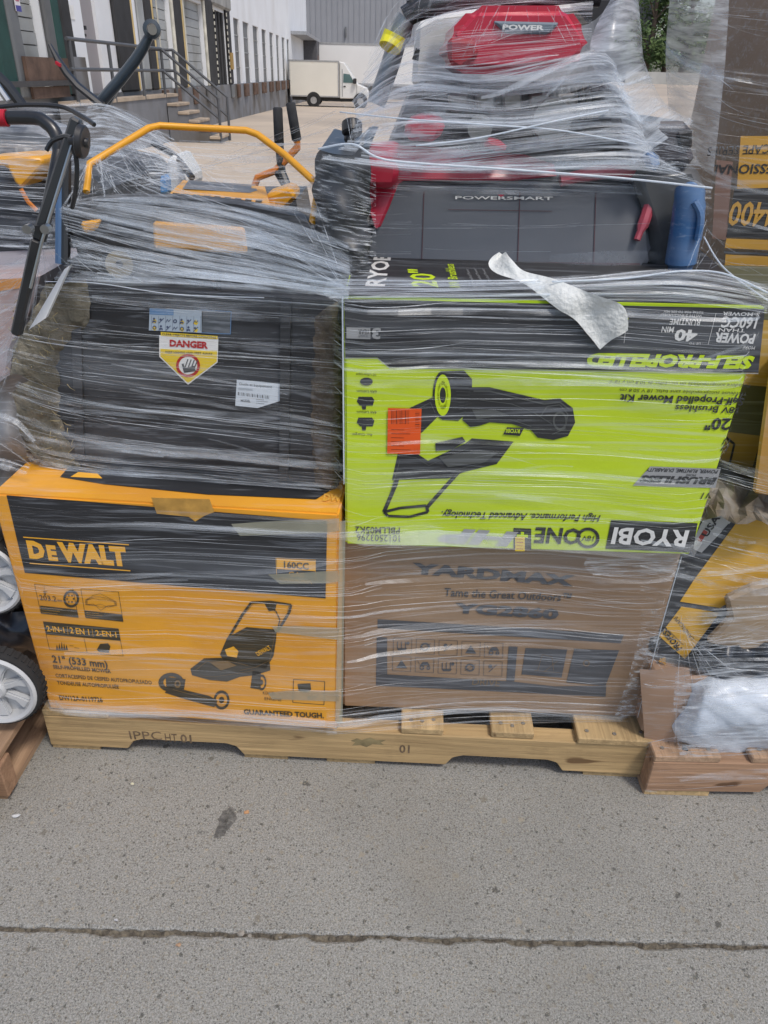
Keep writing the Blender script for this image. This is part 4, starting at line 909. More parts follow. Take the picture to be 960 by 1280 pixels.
mb = MB(); fk.poly(mb, [(200.5, 436), (271.5, 438.5), (271, 452), (235, 479), (200.5, 445.5)], .0020); fk.poly(mb, [(201, 415), (272, 420), (272, 424), (201, 420)], .0020); obj('yellow_field', mb, mat('label_yellow', (0, 0, 0)), dg_)
mb = MB(); fk.text(mb, 'DANGER', (212, 433), (260, 436), (213, 424.5), off=.0024, bold=.05, shear=.1); fk.disc(mb, (235, 457), 15, 14.5, off=.0026, hole=.78, n=26); obj('red_print', mb, mat('danger_red', (.42, .02, .02), .5), dg_)
mb = MB(); fk.disc(mb, (235, 457), 11.5, 11, off=.0022, n=22); obj('white_disc', mb, whp, dg_)
mb = MB(); fk.text(mb, 'KEEP HANDS AND FEET AWAY', (207, 441.5), (266, 444), (207, 438.5), off=.0024, bold=.01)
fk.text(mb, 'CLEAR OBJECTS BEFORE OPERATING', (203, 419), (270, 423.4), (203, 416.3), off=.0024, bold=.01)
fk.poly(mb, [(227, 455), (229.5, 454.5), (231, 460), (243, 457), (245, 464), (230, 466)], .0026)
for i in range(4): fk.line(mb, (231+i*4, 460), (235+i*4, 449+i*.4), .0018, .0028)
obj('print', mb, blkmatte, dg_)
bl_ = thing('barcode_label', 'white barcode label below the danger sticker on the black deck', 'label', fk.at(322, 508))
mb = MB(); fk.poly(mb, [(296, 474.5), (352, 480), (351, 501), (322, 510), (294, 507)], .0016); obj('label', mb, mat('label_paper', (.62, .68, .74), .6, .04, 20), bl_)
mb = MB()
for i in range(20): fk.line(mb, (298+i*2.0, 490+i*.25), (297.8+i*2.0, 494+i*.25), .0006+.0008*(i % 3 == 0), .002)
fk.text(mb, 'Outils et Equipement', (299, 481), (340, 485), (299, 478), off=.002); fk.text(mb, 'MODEL', (301, 502), (313, 503), (301, 499), off=.002, bold=.03)
for k in range(3): fk.line(mb, (320, 499+k*2.4), (330+5*(k % 2), 500+k*2.4), .0005, .002); fk.line(mb, (298, 485+k), (316, 486.5+k), .0003, .002)
obj('print', mb, blkmatte, bl_)
mb = MB(); fk.poly(mb, [(68, 358), (74, 358), (74, 371), (67, 370)], .0016); single('paper_tag', mb, whp, 'tiny pale tag at the top left corner of the black deck', 'tag')

# yellow handled mower lying on the deck
ym = thing('push_mower', 'black mower with yellow handle, yellow battery hood and flap', 'mower', (-.3, 1.45, .93))
def pris(pts, Y, d, Yf=None): return [P(x, y, Y) for x, y in pts], (0, d, 0)
mb = MB(); mb.prism(*pris([(74, 264), (90, 254), (130, 249), (215, 249), (290, 256), (370, 272), (415, 300), (430, 335), (428, 366), (250, 352), (100, 345), (92, 312), (78, 285)], 1.27, .075)); obj('body_shell', mb, STL, ym, bevel=.012, seg=2, smooth=True)
mb = MB(); mb.prism(*pris([(190, 277), (305, 285), (309, 318), (192, 311)], 1.262, .02)); obj('rear_flap', mb, mat('mower_yellow', (0, 0, 0)), ym, bevel=.004)
mb = MB(); mb.prism(*pris([(99, 278), (126, 274), (120, 288), (104, 292)], 1.262, .02)); obj('side_badge', mb, yelp, ym, bevel=.004)
# hood: sloping top with dark vents
mb = MB()
A_, B_, C2, D2 = P(193, 250, 1.37), P(350, 262, 1.36), P(340, 231, 1.50), P(222, 222, 1.52)
dn = Vector((0, -.01, -.08)); mb.hexa([A_+dn, B_+dn, C2+dn, D2+dn, A_, B_, C2, D2]); obj('battery_hood', mb, yelp, ym, bevel=.014, seg=2, smooth=True)
hn = (B_-A_).cross(D2-A_).normalized(); fh = Face(A_, hn)
mb = MB(); fh.poly(mb, [(236, 225), (318, 231), (322, 238), (312, 241), (228, 236)], .002); obj('hood_window', mb, mat('hood_grey', (.15, .15, .15), .3), ym)
mb = MB()
for i in range(9): fh.poly(mb, [(216+i*13, 241+i*1.0), (224+i*13, 241.6+i*1.), (223+i*13, 245+i*1.), (215+i*13, 244.4+i*1.)], .002)
obj('vent', mb, mat('vent_dark', (.06, .04, .02), .7), ym)
mb = MB(); mb.prism(*pris([(330, 244), (362, 233), (372, 246), (356, 262), (336, 268)], 1.45, .08)); obj('hood_lug', mb, yelp, ym, bevel=.006)
mb = MB(); mb.tube([P(108, 240, 1.30), P(112, 205, 1.34), P(186, 160, 1.42), P(200, 157, 1.44), P(308, 163, 1.44), P(322, 168, 1.44), P(357, 194, 1.40), P(394, 228, 1.34), P(397, 240, 1.33), P(389, 285, 1.30)], .0058, 10); obj('handle', mb, yelp, ym, smooth=True)
mb = MB(); mb.ring(P(150, 330, 1.30), (.3, -1, .2), [(.05, 0), (.05, .04), (.03, .045), (.02, 0)], 20); obj('wheel', mb, tyre, ym, smooth=True)
mb = MB(); mb.ring(P(150, 330, 1.29), (.3, -1, .2), [(.022, .0), (.022, .03), (.006, .03), (.006, 0)], 16); obj('wheel_rim', mb, mat('rim_cream', (.20, .17, .11), .6, .3, 30), ym)
mb = MB(); mb.tube([P(230, 362, 1.24), P(262, 350, 1.23), P(275, 368, 1.2)], .005, 6, smooth=5); obj('cable', mb, TUB, ym)
# machine behind: blue cover, white panel and a dark strap
bm_ = thing('blue_machine', 'machine with bright blue cover standing behind the yellow hood', 'machine', P(200, 245, 1.95))
mb = MB(); mb.prism(*pris([(168, 224), (206, 220), (208, 246), (160, 246)], 1.9, .2)); obj('blue_cover', mb, mat('blue_plastic', (.02, .22, .58), .4, .1, 10, coat=.4), bm_, bevel=.01)
mb = MB(); mb.prism(*pris([(206, 248), (208, 200), (218, 192), (238, 225), (232, 250)], 1.95, .15)); obj('white_panel', mb, white, bm_, bevel=.008)
mb = MB(); mb.tube([P(190, 178, 2.), P(212, 190, 2.), P(226, 203, 1.95), P(240, 222, 1.9)], .008, 8); obj('dark_lever', mb, TUB, bm_, smooth=True)
mb = MB(); mb.prism(*pris([(140, 300), (142, 240), (200, 236), (240, 252), (330, 262), (330, 300)], 2.0, .06)); obj('body', mb, PBK, bm_)
# grips of a machine behind the gap
tl = thing('tiller', 'machine behind with two black foam grips on orange tubes', 'machine', P(345, 260, 2.3))
for a in ([(349, 182), (347, 134)], [(371, 176), (363, 128)]):
    mb = MB(); mb.tube([P(*a[0], 2.3), P(*a[1], 2.3)], [.014, .0135], 12); obj('foam_grip', mb, mat('foam', (.035, .036, .04), .9, .2, 60), tl, bevel=.004, smooth=True)
orr = mat('tube_orange', (.62, .20, .03), .45, .1, 10)
mb = MB(); mb.tube([P(371, 176, 2.3), P(372, 184, 2.3), P(345, 213, 2.3), P(322, 222, 2.3), P(312, 250, 2.3)], .010, 8); obj('orange_tube', mb, orr, tl, smooth=True)
mb = MB(); mb.tube([P(345, 213, 2.3), P(358, 235, 2.3), P(362, 262, 2.3)], .010, 8); mb.tube([P(349, 180, 2.3), P(352, 215, 2.3), P(366, 250, 2.25)], .012, 8); obj('frame_tube', mb, TUB, tl, smooth=True)
mb = MB(); mb.prism(*pris([(300, 300), (302, 250), (370, 250), (380, 300)], 2.25, .3)); obj('body', mb, PBK, tl)

# red mower with its grass bag on the lime carton
rm = thing('red_mower', 'red and black petrol mower with black grass bag on the lime carton', 'mower', (.2, 1.45, .96))
BAG = mat('bag_black', (.075, .085, .10), .6, .12, 3, coat=.8, coat_r=.35, bump=.06, bscale=25)
yb = 1.30
def bagP(x, y): return Pp(x, y, (0, 1.36, .957), Vector((0, -.93, .35)).normalized())
fb = Face((0, 1.36, .957), Vector((0, -.93, .35)))
q = [(478, 226), (640, 220), (795, 222), (812, 240), (818, 320), (800, 352), (470, 344), (452, 320), (458, 290), (470, 245)]
mb = MB(); mb.prism([fb.at(x, y) for x, y in q], (0, .32, .02)); obj('grass_bag', mb, BAG, rm, bevel=.012, seg=2, smooth=True)
mb = MB(); fb.text(mb, 'POWERSMART', (569, 249), (691, 250), (570, 245), off=.003, bold=.015); obj('bag_lettering', mb, whp, rm)
mb = MB(); fb.poly(mb, [(622, 243), (631, 243.5), (626, 246.5)], .0032); obj('bag_emblem', mb, mat('mower_red', (0, 0, 0)), rm)
mb = MB(); fb.line(mb, (470, 326), (800, 330), .002, .003); fb.line(mb, (560, 262), (690, 264), .001, .002); 
for x in (530, 650, 745): fb.line(mb, (x, 240), (x-3, 330), .0015, .002)
obj('bag_seam', mb, mat('seam', (.10, .05, .06), .8), rm)
mb = MB(); mb.prism([fb.at(x, y, .008) for x, y in ((452, 196), (512, 192), (660, 206), (700, 222), (640, 228), (500, 228), (488, 258), (474, 290), (466, 288), (455, 255))], (0, .05, .02)); obj('red_shroud', mb, redp, rm, bevel=.006, smooth=True)
mb = MB(); mb.tube([fb.at(x, y, .012) for x, y in ((700, 226), (760, 214), (800, 218), (813, 240), (808, 268), (796, 300))], [.010, .012, .013, .012, .010, .006], 8, smooth=5); obj('red_trim', mb, mat('red_trim', (.42, .06, .09), .4, .2, 10, coat=.6), rm, smooth=True)
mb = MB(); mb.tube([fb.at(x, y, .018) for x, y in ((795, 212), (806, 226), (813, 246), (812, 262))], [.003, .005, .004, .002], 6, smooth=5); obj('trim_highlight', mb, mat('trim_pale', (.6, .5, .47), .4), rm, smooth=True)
# crumpled black bag side on the left
G = []
for i in range(22):
    row = []
    for j in range(16):
        u, v = j/15, i/21
        x = 397+(462-397)*u-4*math.sin(v*3)*(1-u); y = 186+(345-186)*v+6*math.sin(u*3)
        p = P(x, y, 1.27+.05*(1-math.sin(math.pi*(.15+.7*u)))+.05*v*-.6)
        row.append(p)
    G.append(row)
G = wob(G, .0055, 12, 45, 120)
mb = MB(); back = [[Vector(p)+Vector((0, .2, 0)) for p in row] for row in (G[0],)]
mb.grid(G); mb.grid([G[0], [p+Vector((.01, .18, .02)) for p in G[0]]]); mb.grid([[r[0] for r in G], [r[0]+Vector((.02, .2, 0)) for r in G]]); obj('bag_side', mb, mat('bag_fabric', (.030, .033, .038), .5, .25, 10, coat=.7, coat_r=.3), rm, smooth=True)
# engine block, shroud and red engine cover
mb = MB(); mb.prism(*pris([(520, 100), (760, 104), (800, 150), (815, 230), (470, 226), (500, 150)], 1.44, .3)); obj('engine', mb, mat('engine_dark', (.03, .03, .032), .5, .3, 8, coat=.3), rm, bevel=.02)
mb = MB()
for i in range(5):
    mb.prism(*pris([(560+i*34, 118), (584+i*34, 116), (586+i*34, 138), (562+i*34, 140)], 1.42, .05))
for i in range(6): mb.prism(*pris([(690+i*9, 108), (695+i*9, 108), (697+i*9, 150), (692+i*9, 150)], 1.425, .04))
obj('engine_fin', mb, mat('cast_alloy', (.26, .26, .25), .4, .2, 20, metal=.7), rm, bevel=.004)
mb = MB(); mb.cyl(P(690, 150, 1.42), P(690, 150, 1.35), .035, .03, 16); mb.cyl(P(600, 160, 1.42), P(600, 160, 1.36), .02, .02, 14); obj('air_filter', mb, mat('cast_alloy', (0, 0, 0)), rm, smooth=True)
mb = MB(); mb.prism(*pris([(560, 42), (592, 6), (712, 6), (736, 40), (738, 66), (716, 84), (640, 94), (580, 92), (558, 78)], 1.34, .26)); obj('engine_cover', mb, redp, rm, bevel=.016, seg=3, smooth=True)
fe = Face((0, 1.34, 0), (0, -1, 0))
mb = MB(); mb.prism(*pris([(616, 26), (700, 28), (686, 43), (632, 42)], 1.334, .02)); bdg = obj('cover_badge', mb, mat('badge_grey', (.16, .20, .24), .4), rm, bevel=.003)
mb = MB(); Face((0, 1.334, 0), (0, -1, 0)).text(mb, 'POWER', (628, 37), (680, 38), (629, 30.5), off=.002, bold=.04); obj('badge_lettering', mb, whp, bdg)
mb = MB(); mb.prism(*pris([(560, 46), (596, 50), (600, 70), (575, 88), (560, 78)], 1.332, .02)); obj('cover_side', mb, mat('red_dark', (.30, .01, .02), .4), rm, bevel=.006)
for pts in ([(505, 176), (508, 150), (536, 142), (560, 150), (548, 178)], [(452, 235), (452, 198), (478, 192), (500, 206), (496, 236)], [(600, 176), (622, 172), (640, 188), (612, 190)]):
    mb = MB(); mb.prism(*pris(pts, 1.36, .12)); obj('red_deck', mb, redp, rm, bevel=.01, smooth=True)
mb = MB(); mb.cyl(P(440, 168, 1.36), P(440, 152, 1.37), .0165, .0165, 18); mb.cyl(P(437, 178, 1.365), P(438, 168, 1.365), .010, .010, 12); obj('knob', mb, PBK, rm, bevel=.003, smooth=True)
# handles
for nm, pts, r_, mt_ in (('handle_tube', [(512, -8), (511, 40), (504, 52), (496, 50)], .0055, TUB), ('lower_handle', [(470, 130), (488, 80), (500, 38), (508, 24)], .016, mat('tube_grey', (.22, .25, .28), .35, .1, 10, metal=.5)), ('handle_rail', [(506, 22), (530, 10), (600, -4), (750, -6)], .017, TUB)):
    mb = MB(); mb.tube([P(x, y, 1.5) for x, y in pts], r_, 10, smooth=4); obj(nm, mb, mt_, rm, smooth=True)
mb = MB(); mb.tube([P(487, 60, 1.47), P(491, 50, 1.475), P(494, 42, 1.475)], .019, 12); obj('yellow_tag', mb, mat('tag_yellow', (.85, .78, .03), .5), rm)
mb = MB(); mb.prism(*pris([(515, 74), (520, 60), (525, 62), (523, 76)], 1.5, .02)); obj('bolt', mb, PBK, rm)
mb = MB(); mb.prism(*pris([(560, 0), (770, 0), (745, 24), (735, 30), (715, 5), (590, 5)], 1.62, .1)); obj('rear_guard', mb, PBK, rm)
pbk = thing('pale_hood', 'pale hood panel standing behind the red engine cover', 'panel', (.1, 1.9, .96))
mb = MB(); mb.prism(*pris([(515, 110), (520, 30), (545, 16), (620, 8), (600, 110)], 1.75, .08)); obj('panel', mb, white, pbk, bevel=.01)

# dark box and blue drum at the right of the red mower
db = thing('dark_crate', 'dark plastic crate wrapped in film right of the red mower', 'crate', P(820, 330, 1.36))
mb = MB(); A_, B_, C2, D2 = P(742, 118, 1.40), P(800, 100, 1.62), P(862, 156, 1.62), P(800, 168, 1.33)
mb.prism(*pris([(746, 106), (768, 100), (800, 152), (864, 152), (866, 186), (872, 205), (790, 214), (764, 150)], 1.36, .25)); obj('crate_body', mb, mat('crate_purple', (.055, .05, .06), .5, .2, 6, coat=.6), db, bevel=.01)
mb = MB(); mb.prism(*pris([(846, 166), (866, 160), (866, 186), (850, 190)], 1.355, .02)); obj('corner_cap', mb, PBK, db, bevel=.004)
mb = MB(); mb.prism(*pris([(790, 214), (872, 205), (886, 240), (884, 290), (872, 340), (806, 344), (818, 300)], 1.37, .22)); obj('crate_lower', mb, mat('crate_grey', (.085, .09, .095), .5, .15, 6, coat=.7), db, bevel=.014, smooth=True)
bd_ = thing('blue_jug', 'blue plastic jug tucked beside the black grass bag', 'jug', P(855, 345, 1.3))
bluem = mat('blue_jug_mat', (.035, .14, .34), .4, .2, 12, coat=.6, veil=.3)
mb = MB(); mb.tube([P(850, 336, 1.33), P(852, 320, 1.33), P(860, 270, 1.33), P(862, 242, 1.33), P(864, 234, 1.335)], [.020, .026, .026, .024, .012], 14, smooth=3); obj('jug_body', mb, bluem, bd_, smooth=True)
mb = MB(); mb.tube([P(868, 252, 1.305), P(876, 270, 1.30), P(872, 300, 1.30)], .006, 8, smooth=4); obj('jug_handle', mb, bluem, bd_, smooth=True)
bc_ = thing('blue_can', 'small blue can lid showing above the grass bag corner', 'can', P(815, 212, 1.33))
mb = MB(); mb.prism(*pris([(802, 190), (824, 190), (828, 212), (812, 216)], 1.345, .05)); obj('can_body', mb, bluem, bc_, bevel=.008)
# curled white paper strip over the lime carton edge
def ribbon(pts, w0, n=8, th=.0008):
    pts = catmull([Vector(p) for p in pts], n); G = []
    for i, p in enumerate(pts):
        t = i/(len(pts)-1); wv = w0(t); G.append([p+wv*s_ for s_ in (-1, -.5, 0, .5, 1)])
    return G
e = Vector((0, -.006, 0))
Lp = [P(620, 318, 1.20), P(612, 332, 1.175), P(645, 352, 1.13), P(690, 378, 1.082), P(715, 400, 1.082), P(752, 435, 1.080)]
Rp = [P(630, 316, 1.20), P(640, 325, 1.165), P(672, 346, 1.13), P(735, 362, 1.078), P(778, 384, 1.076), P(786, 412, 1.079)]
Lc, Rc = catmull(Lp, 7), catmull(Rp, 7)
G = [[a.lerp(b, j/8)+Vector((0, -.004*math.sin(j/8*math.pi*2+i*.3), .003*math.sin(j*.8+i*.5))) for j in range(9)] for i, (a, b) in enumerate(zip(Lc, Rc))]
mb = MB(); mb.grid(wob(G, .0012, 3, 70, 160)); G2 = [[p+Vector((0, .0012, -.0004)) for p in r] for r in G]
mb.grid(wob(G2, .0012, 3, 70, 160))
single('paper_strip', mb, mat('tissue', (.70, .72, .70), .7, .1, 40, bump=.4, bscale=120), 'crumpled white paper strip hanging over the front edge of the lime carton', 'paper strip', smooth=2)

# ================================================================== RIGHT STACK
ry = 1.46
KR = mat('kraft_wrapped', (.26, .17, .11), .6, .1, 4, streak=.4, coat_r=.3, col2=(.20, .13, .09), mixs=3)
tc1 = thing('tall_carton', 'tall brown carton printed yellow and black under cloudy film', 'box', (1.1, 1.8, .5))
body, f4 = gridcarton('carton_body', KR, tc1, (.715, ry), (1.7, ry), .275, 1.75, .6)
mb = MB(); f4.poly(mb, [(926, 170), (990, 170), (990, 238), (921, 236)], .001); f4.poly(mb, [(908, 298), (990, 301), (990, 314), (906, 310)], .001); f4.poly(mb, [(907, 318), (990, 322), (990, 400), (902, 384)], .001); obj('yellow_panel', mb, mat('print_ochre', (.52, .28, .03), .55, .08, 10, streak=.3), tc1)
mb = MB(); f4.poly(mb, [(918, 236), (990, 234), (990, 300), (908, 296)], .0016); f4.text(mb, 'PROFESSIONAL', (1010, 204), (890, 206), (1010, 216), off=.0018, bold=.02); f4.text(mb, 'LANDSCAPE SERIES', (1010, 178), (885, 184), (1010, 189), off=.0018)
f4.text(mb, 'DE', (1010, 335), (907, 332), (1010, 376), off=.0018, bold=.05); f4.line(mb, (905, 315), (990, 319), .004, .0018); f4.line(mb, (930, 192), (990, 193), .001, .0018); obj('black_print', mb, BLK, tc1)
mb = MB(); f4.text(mb, '4400', (976, 253), (915, 252), (976, 283), off=.0024, bold=.02); obj('number_lettering', mb, mat('print_ochre', (0, 0, 0)), tc1)
mb = MB(); f4.poly(mb, [(896, 200), (916, 202), (908, 300), (890, 298)], .001) ; obj('faded_print', mb, mat('print_plum', (.20, .115, .085), .7, .15, 8, streak=.3), tc1)
yc = thing('yellow_carton', 'yellow carton with a broad front below the tall wrapped carton', 'box', (1.0, 1.3, .6))
p0 = P(921, 612, 1.12); mb = MB(); a = P(940, 617, 1.12); a3 = P(961, 462, 1.12)
kx, ky = Vector((.5, -.17, 0)), Vector((.16, .30, 0)); mb.hexa([a, a+kx, a+kx+ky, a+ky, a3, a3+kx, a3+kx+ky, a3+ky]); obj('carton_body', mb, mat('carton_ochre', (.60, .32, .06), .6, .1, 4, streak=.3, coat_r=.35), yc, bevel=.005)
gc = thing('dark_carton', 'dark olive and yellow carton between the lime carton and the yellow one', 'box', (.8, 1.5, .5))
mb = MB(); fg = carton(mb, (.56, 1.22), (.80, 1.22), .52, .95, .2); obj('carton_body', mb, mat('carton_olive', (.075, .08, .04), .6, .2, 6, streak=.3), gc, bevel=.005)
mb = MB(); fg.poly(mb, [(870, 535), (952, 545), (936, 600), (850, 590)], .001); fg.poly(mb, [(900, 400), (975, 400), (968, 484), (890, 478)], .001); obj('yellow_panel', mb, mat('print_mustard', (.42, .27, .05), .6, .1, 8, streak=.3), gc)
mb = MB(); fg.path(mb, [(905, 545), (918, 555), (912, 580), (896, 592)], .004, .0018); obj('printed_artwork', mb, blkmatte, gc)
lg = thing('crushed_carton', 'crushed brown carton edge between the stacked cartons on the right', 'box', (.8, 1.2, .5))
G = [[P(862+98*j/10+(6-i)*1.5, 598+i*9+5*math.sin(j*1.3)+j*1.5, 1.16-.012*i+.012*math.sin(j*2+i)) for j in range(13)] for i in range(6)]
mb = MB(); G = wob(G, .006, 8, 40, 110); mb.grid(G); mb.grid([G[0], [p+Vector((0, .25, 0)) for p in G[0]]]); mb.grid([[p+Vector((0, .25, 0)) for p in G[-1]], G[-1]])
obj('carton_body', mb, mat('kraft_film', (.17, .14, .10), .5, .25, 12, coat=.7, col2=(.35, .33, .3), mixs=14), lg)
# tilted carton: a yellow and black box leaning at about 40 degrees
tcn = thing('leaning_carton', 'leaning black and yellow carton with white flag label behind the lime carton', 'box', (.75, 1.25, .3))
nt_ = Vector((-.10, -.97, .2)).normalized(); f5 = Face(P(900, 740, 1.13), nt_)
mb = MB(); pts = [(868, 560), (1010, 640), (1010, 700), (880, 842), (812, 815), (806, 760), (850, 640)]
mb.prism([f5.at(x, y) for x, y in pts], -nt_*.28); obj('carton_body', mb, mat('carton_slate', (.035, .038, .042), .6, .15, 6, streak=.4), tcn, bevel=.004)
mb = MB(); f5.poly(mb, [(935, 634), (1000, 650), (1000, 700), (900, 760), (850, 752), (868, 724)], .001); f5.poly(mb, [(852, 758), (900, 766), (856, 824), (824, 795)], .001); obj('yellow_panel', mb, mat('print_mustard2', (.60, .34, .03), .55, .08, 10, streak=.4), tcn)
mb = MB(); f5.poly(mb, [(887, 634), (916, 650), (877, 691), (862, 684)], .0014); obj('flag_label', mb, mat('label_grey', (.50, .50, .50), .5, .05, 20), tcn)
mb = MB(); f5.text(mb, 'USA', (884, 672), (901, 647), (877, 667), off=.0022, bold=.03); f5.text(mb, 'PROFESSIONAL', (853, 810), (815, 762), (847, 815), off=.0022, bold=.03); f5.text(mb, 'LANDSCAPE', (868, 798), (846, 770), (864.5, 801), off=.0022); f5.line(mb, (854, 806), (836, 788), .001, .0022); f5.line(mb, (903, 664), (911, 655), .002, .002); obj('print', mb, blkmatte, tcn)
mb = MB(); f5.poly(mb, [(880, 662), (885, 665), (876, 678), (871, 675)], .0020); obj('flag_red', mb, mat('flag_red', (.40, .07, .06), .6), tcn)
mb = MB(); f5.text(mb, '4', (829, 833), (822, 825), (836, 827), off=.0022, bold=.03) ; obj('yellow_lettering', mb, mat('print_ochre', (0, 0, 0)), tcn)
bcn = thing('brown_carton', 'brown carton flap low on the right pallet beside the white bundle', 'box', (.7, 1.2, .12))
mb = MB(); a = Pz(806, 948, .124); b = P(800, 842, 1.11)
pts = [P(806, 950, 1.055), P(960, 955, 1.05), P(960, 700, 1.16), P(880, 715, 1.15), P(842, 790, 1.12), P(798, 838, 1.10), P(796, 890, 1.07)]
mb = MB(); a = (.512, 1.07); fx5 = carton(mb, (.520, 1.072), (1.3, 1.085), .1245, .27, .85); obj('carton_body', mb, mat('kraft_red', (.38, .24, .155), .6, .15, 5, streak=.3, coat_r=.4, col2=(.27, .17, .11), mixs=4), bcn, bevel=.004)
mb = MB(); 
G = [[P(800+62*j/6+i*1.2, 836+18*i+1.5*math.sin(j+i), 1.066-.006*math.sin(j/6*3)) for j in range(7)] for i in range(7)]
mb.grid(wob(G, .0012, 2)); obj('torn_flap', mb, mat('kraft_red', (0, 0, 0)), bcn, smooth=2)
bc2 = thing('kraft_carton', 'pale kraft carton under film at the right edge above the white bundle', 'box', (.85, 1.3, .3))
mb = MB(); mb.prism(*pris([(908, 750), (940, 735), (1000, 720), (1000, 808), (930, 814), (884, 806), (914, 774)], 1.085, .02)); obj('carton_body', mb, mat('kraft_film2', (.32, .23, .14), .6, .12, 5, streak=.5, coat_r=.3), bc2, bevel=.006)
bc3 = thing('black_bag', 'black plastic sack squeezed under the kraft carton', 'bag', (.75, 1.1, .27))
G = [[P(872+100*j/12, 806+i*6, 1.085-.02*math.sin(i/8*3.1)+.01*math.sin(j)) for j in range(13)] for i in range(9)]
mb = MB(); mb.grid(wob(G, .005, 6, 50, 130)); mb.grid([[p+Vector((0, .06, 0)) for p in r] for r in wob(G, .005, 6, 50, 130)][::-1]); obj('sack', mb, mat('sack_black', (.025, .03, .04), .35, .2, 10, coat=.5), bc3, smooth=2)
wbg = thing('white_bundle', 'crumpled bundle of white plastic film on the right pallet', 'film bundle', (.75, 1.05, .125))
G = []
for i in range(26):
    row = []
    for j in range(34):
        u, v = j/33, i/25
        x = 848+135*u+10*math.cos(v*5)*(1-u); y = 842+108*v+14*(1-u)*(1-v)-6*math.sin(u*4)
        d = 1.075-.055*math.sin(math.pi*v)**.7*min(1, u*4+.1)
        row.append(P(x, y, d))
    G.append(row)
mb = MB(); mb.grid(wob(wob(G, .005, 14, 30, 70), .0018, 15, 120, 260)); obj('bundle', mb, mat('film_white', (.62, .68, .76), .5, .12, 10, coat=.3, bump=.15, bscale=60), wbg, smooth=2)
mb = MB(); 
q = P(848, 938, 1.045); mb.tube([q, q+Vector((.012, -.004, .004)), q+Vector((.02, -.002, -.006))], [.004, .006, .002], 7, smooth=3); single('strap_buckle', mb, PBK, 'black scrap of plastic strap at the foot of the white bundle', 'strap', smooth=True)

# ================================================================== LEFT STACK
lm = thing('wheeled_mower', 'black mower with pale spoked wheels standing on the weathered pallet', 'mower', (-1.1, 1.2, .123))
RIMW = mat('rim_white', (.52, .53, .54), .45, .06, 20)
def spoked(c, ax, r, parent):
    ax = Vector(ax).normalized(); c = Vector(c); a = ax.orthogonal().normalized()
    a = (Vector((0, 0, 1))-ax*ax.z).normalized(); b = ax.cross(a)
    mb = MB(); mb.ring(c, ax, [(r, -.022), (r, -.003), (r*.97, .005), (r*.92, .006), (r*.90, -.022)], 48)
    for k in range(40):
        an = 6.283*k/40; d = a*math.cos(an)+b*math.sin(an); t_ = ax.cross(d)
        o_ = c+d*r*.995-ax*.021; mb.boxv(o_-t_*.003, t_*.006, d*.003, ax*.017)
    w_ = obj('wheel', mb, tyre, parent, smooth=True)
    mb = MB(); mb.ring(c, ax, [(r*.925, -.022), (r*.925, .007), (r*.87, .011), (r*.79, .008), (r*.775, -.006), (r*.775, -.03)], 48)
    mb.ring(c, ax, [(r*.25, -.02), (r*.25, .004), (r*.2, .009), (r*.12, .009), (r*.12, -.02)], 24)
    mb.ring(c, ax, [(r*.78, -.022), (r*.78, -.016), (r*.2, -.013), (r*.2, -.02)], 40)
    obj('rim', mb, RIMW, w_, smooth=True)
    for k in range(7):
        an = 6.283*k/7+.5; pts = []
        for rr, ha, h in ((.22, .42, .003), (.5, .17, .001), (.79, .20, .003)):
            pts.append((rr, ha, h))
        mb = MB(); L_ = []; R__ = []
        for rr, ha, h in pts:
            for sgn, lst in ((-1, L_), (1, R__)):
                d = a*math.cos(an+sgn*ha)+b*math.sin(an+sgn*ha); lst.append(c+d*r*rr+ax*h)
        top = L_+R__[::-1]; mb.prism(top, -ax*.016); obj('spoke', mb, RIMW, w_, bevel=.0035, seg=2, smooth=True)
    mb = MB(); mb.cyl(c, c+ax*.012, r*.10, r*.085, 12); mb.cyl(c+ax*.012, c+ax*.018, r*.055, r*.05, 6); obj('hub_nut', mb, steel, w_, smooth=True)
ax_ = (.02, -1, .04)
spoked(P(-6, 861, 1.035), ax_, .085, lm); spoked(P(-20, 722, 1.12), (0, -1, .1), .080, lm)
mb = MB(); mb.cyl(P(-6, 861, 1.075), P(-6, 861, 1.075)+Vector((-.3, .4, 0)), .012); mb.cyl(P(-20, 722, 1.14), P(-20, 722, 1.14)+Vector((-.25, .5, 0)), .012); obj('axle', mb, steel, lm)
mb = MB(); mb.box((-1.5, 1.20, .17), (-.735, 1.8, .50)); obj('deck', mb, PBK, lm, bevel=.03, seg=2, smooth=True)
mb = MB(); G = [[P(-40+88*j/14, 764+i*6+4*math.sin(j*.9), 1.19-.03*math.sin(i/9*3.1)) for j in range(15)] for i in range(10)]; mb.grid(wob(G, .006, 21, 50, 130)); obj('plastic_cover', mb, mat('sack_black', (0, 0, 0)), lm, smooth=2)
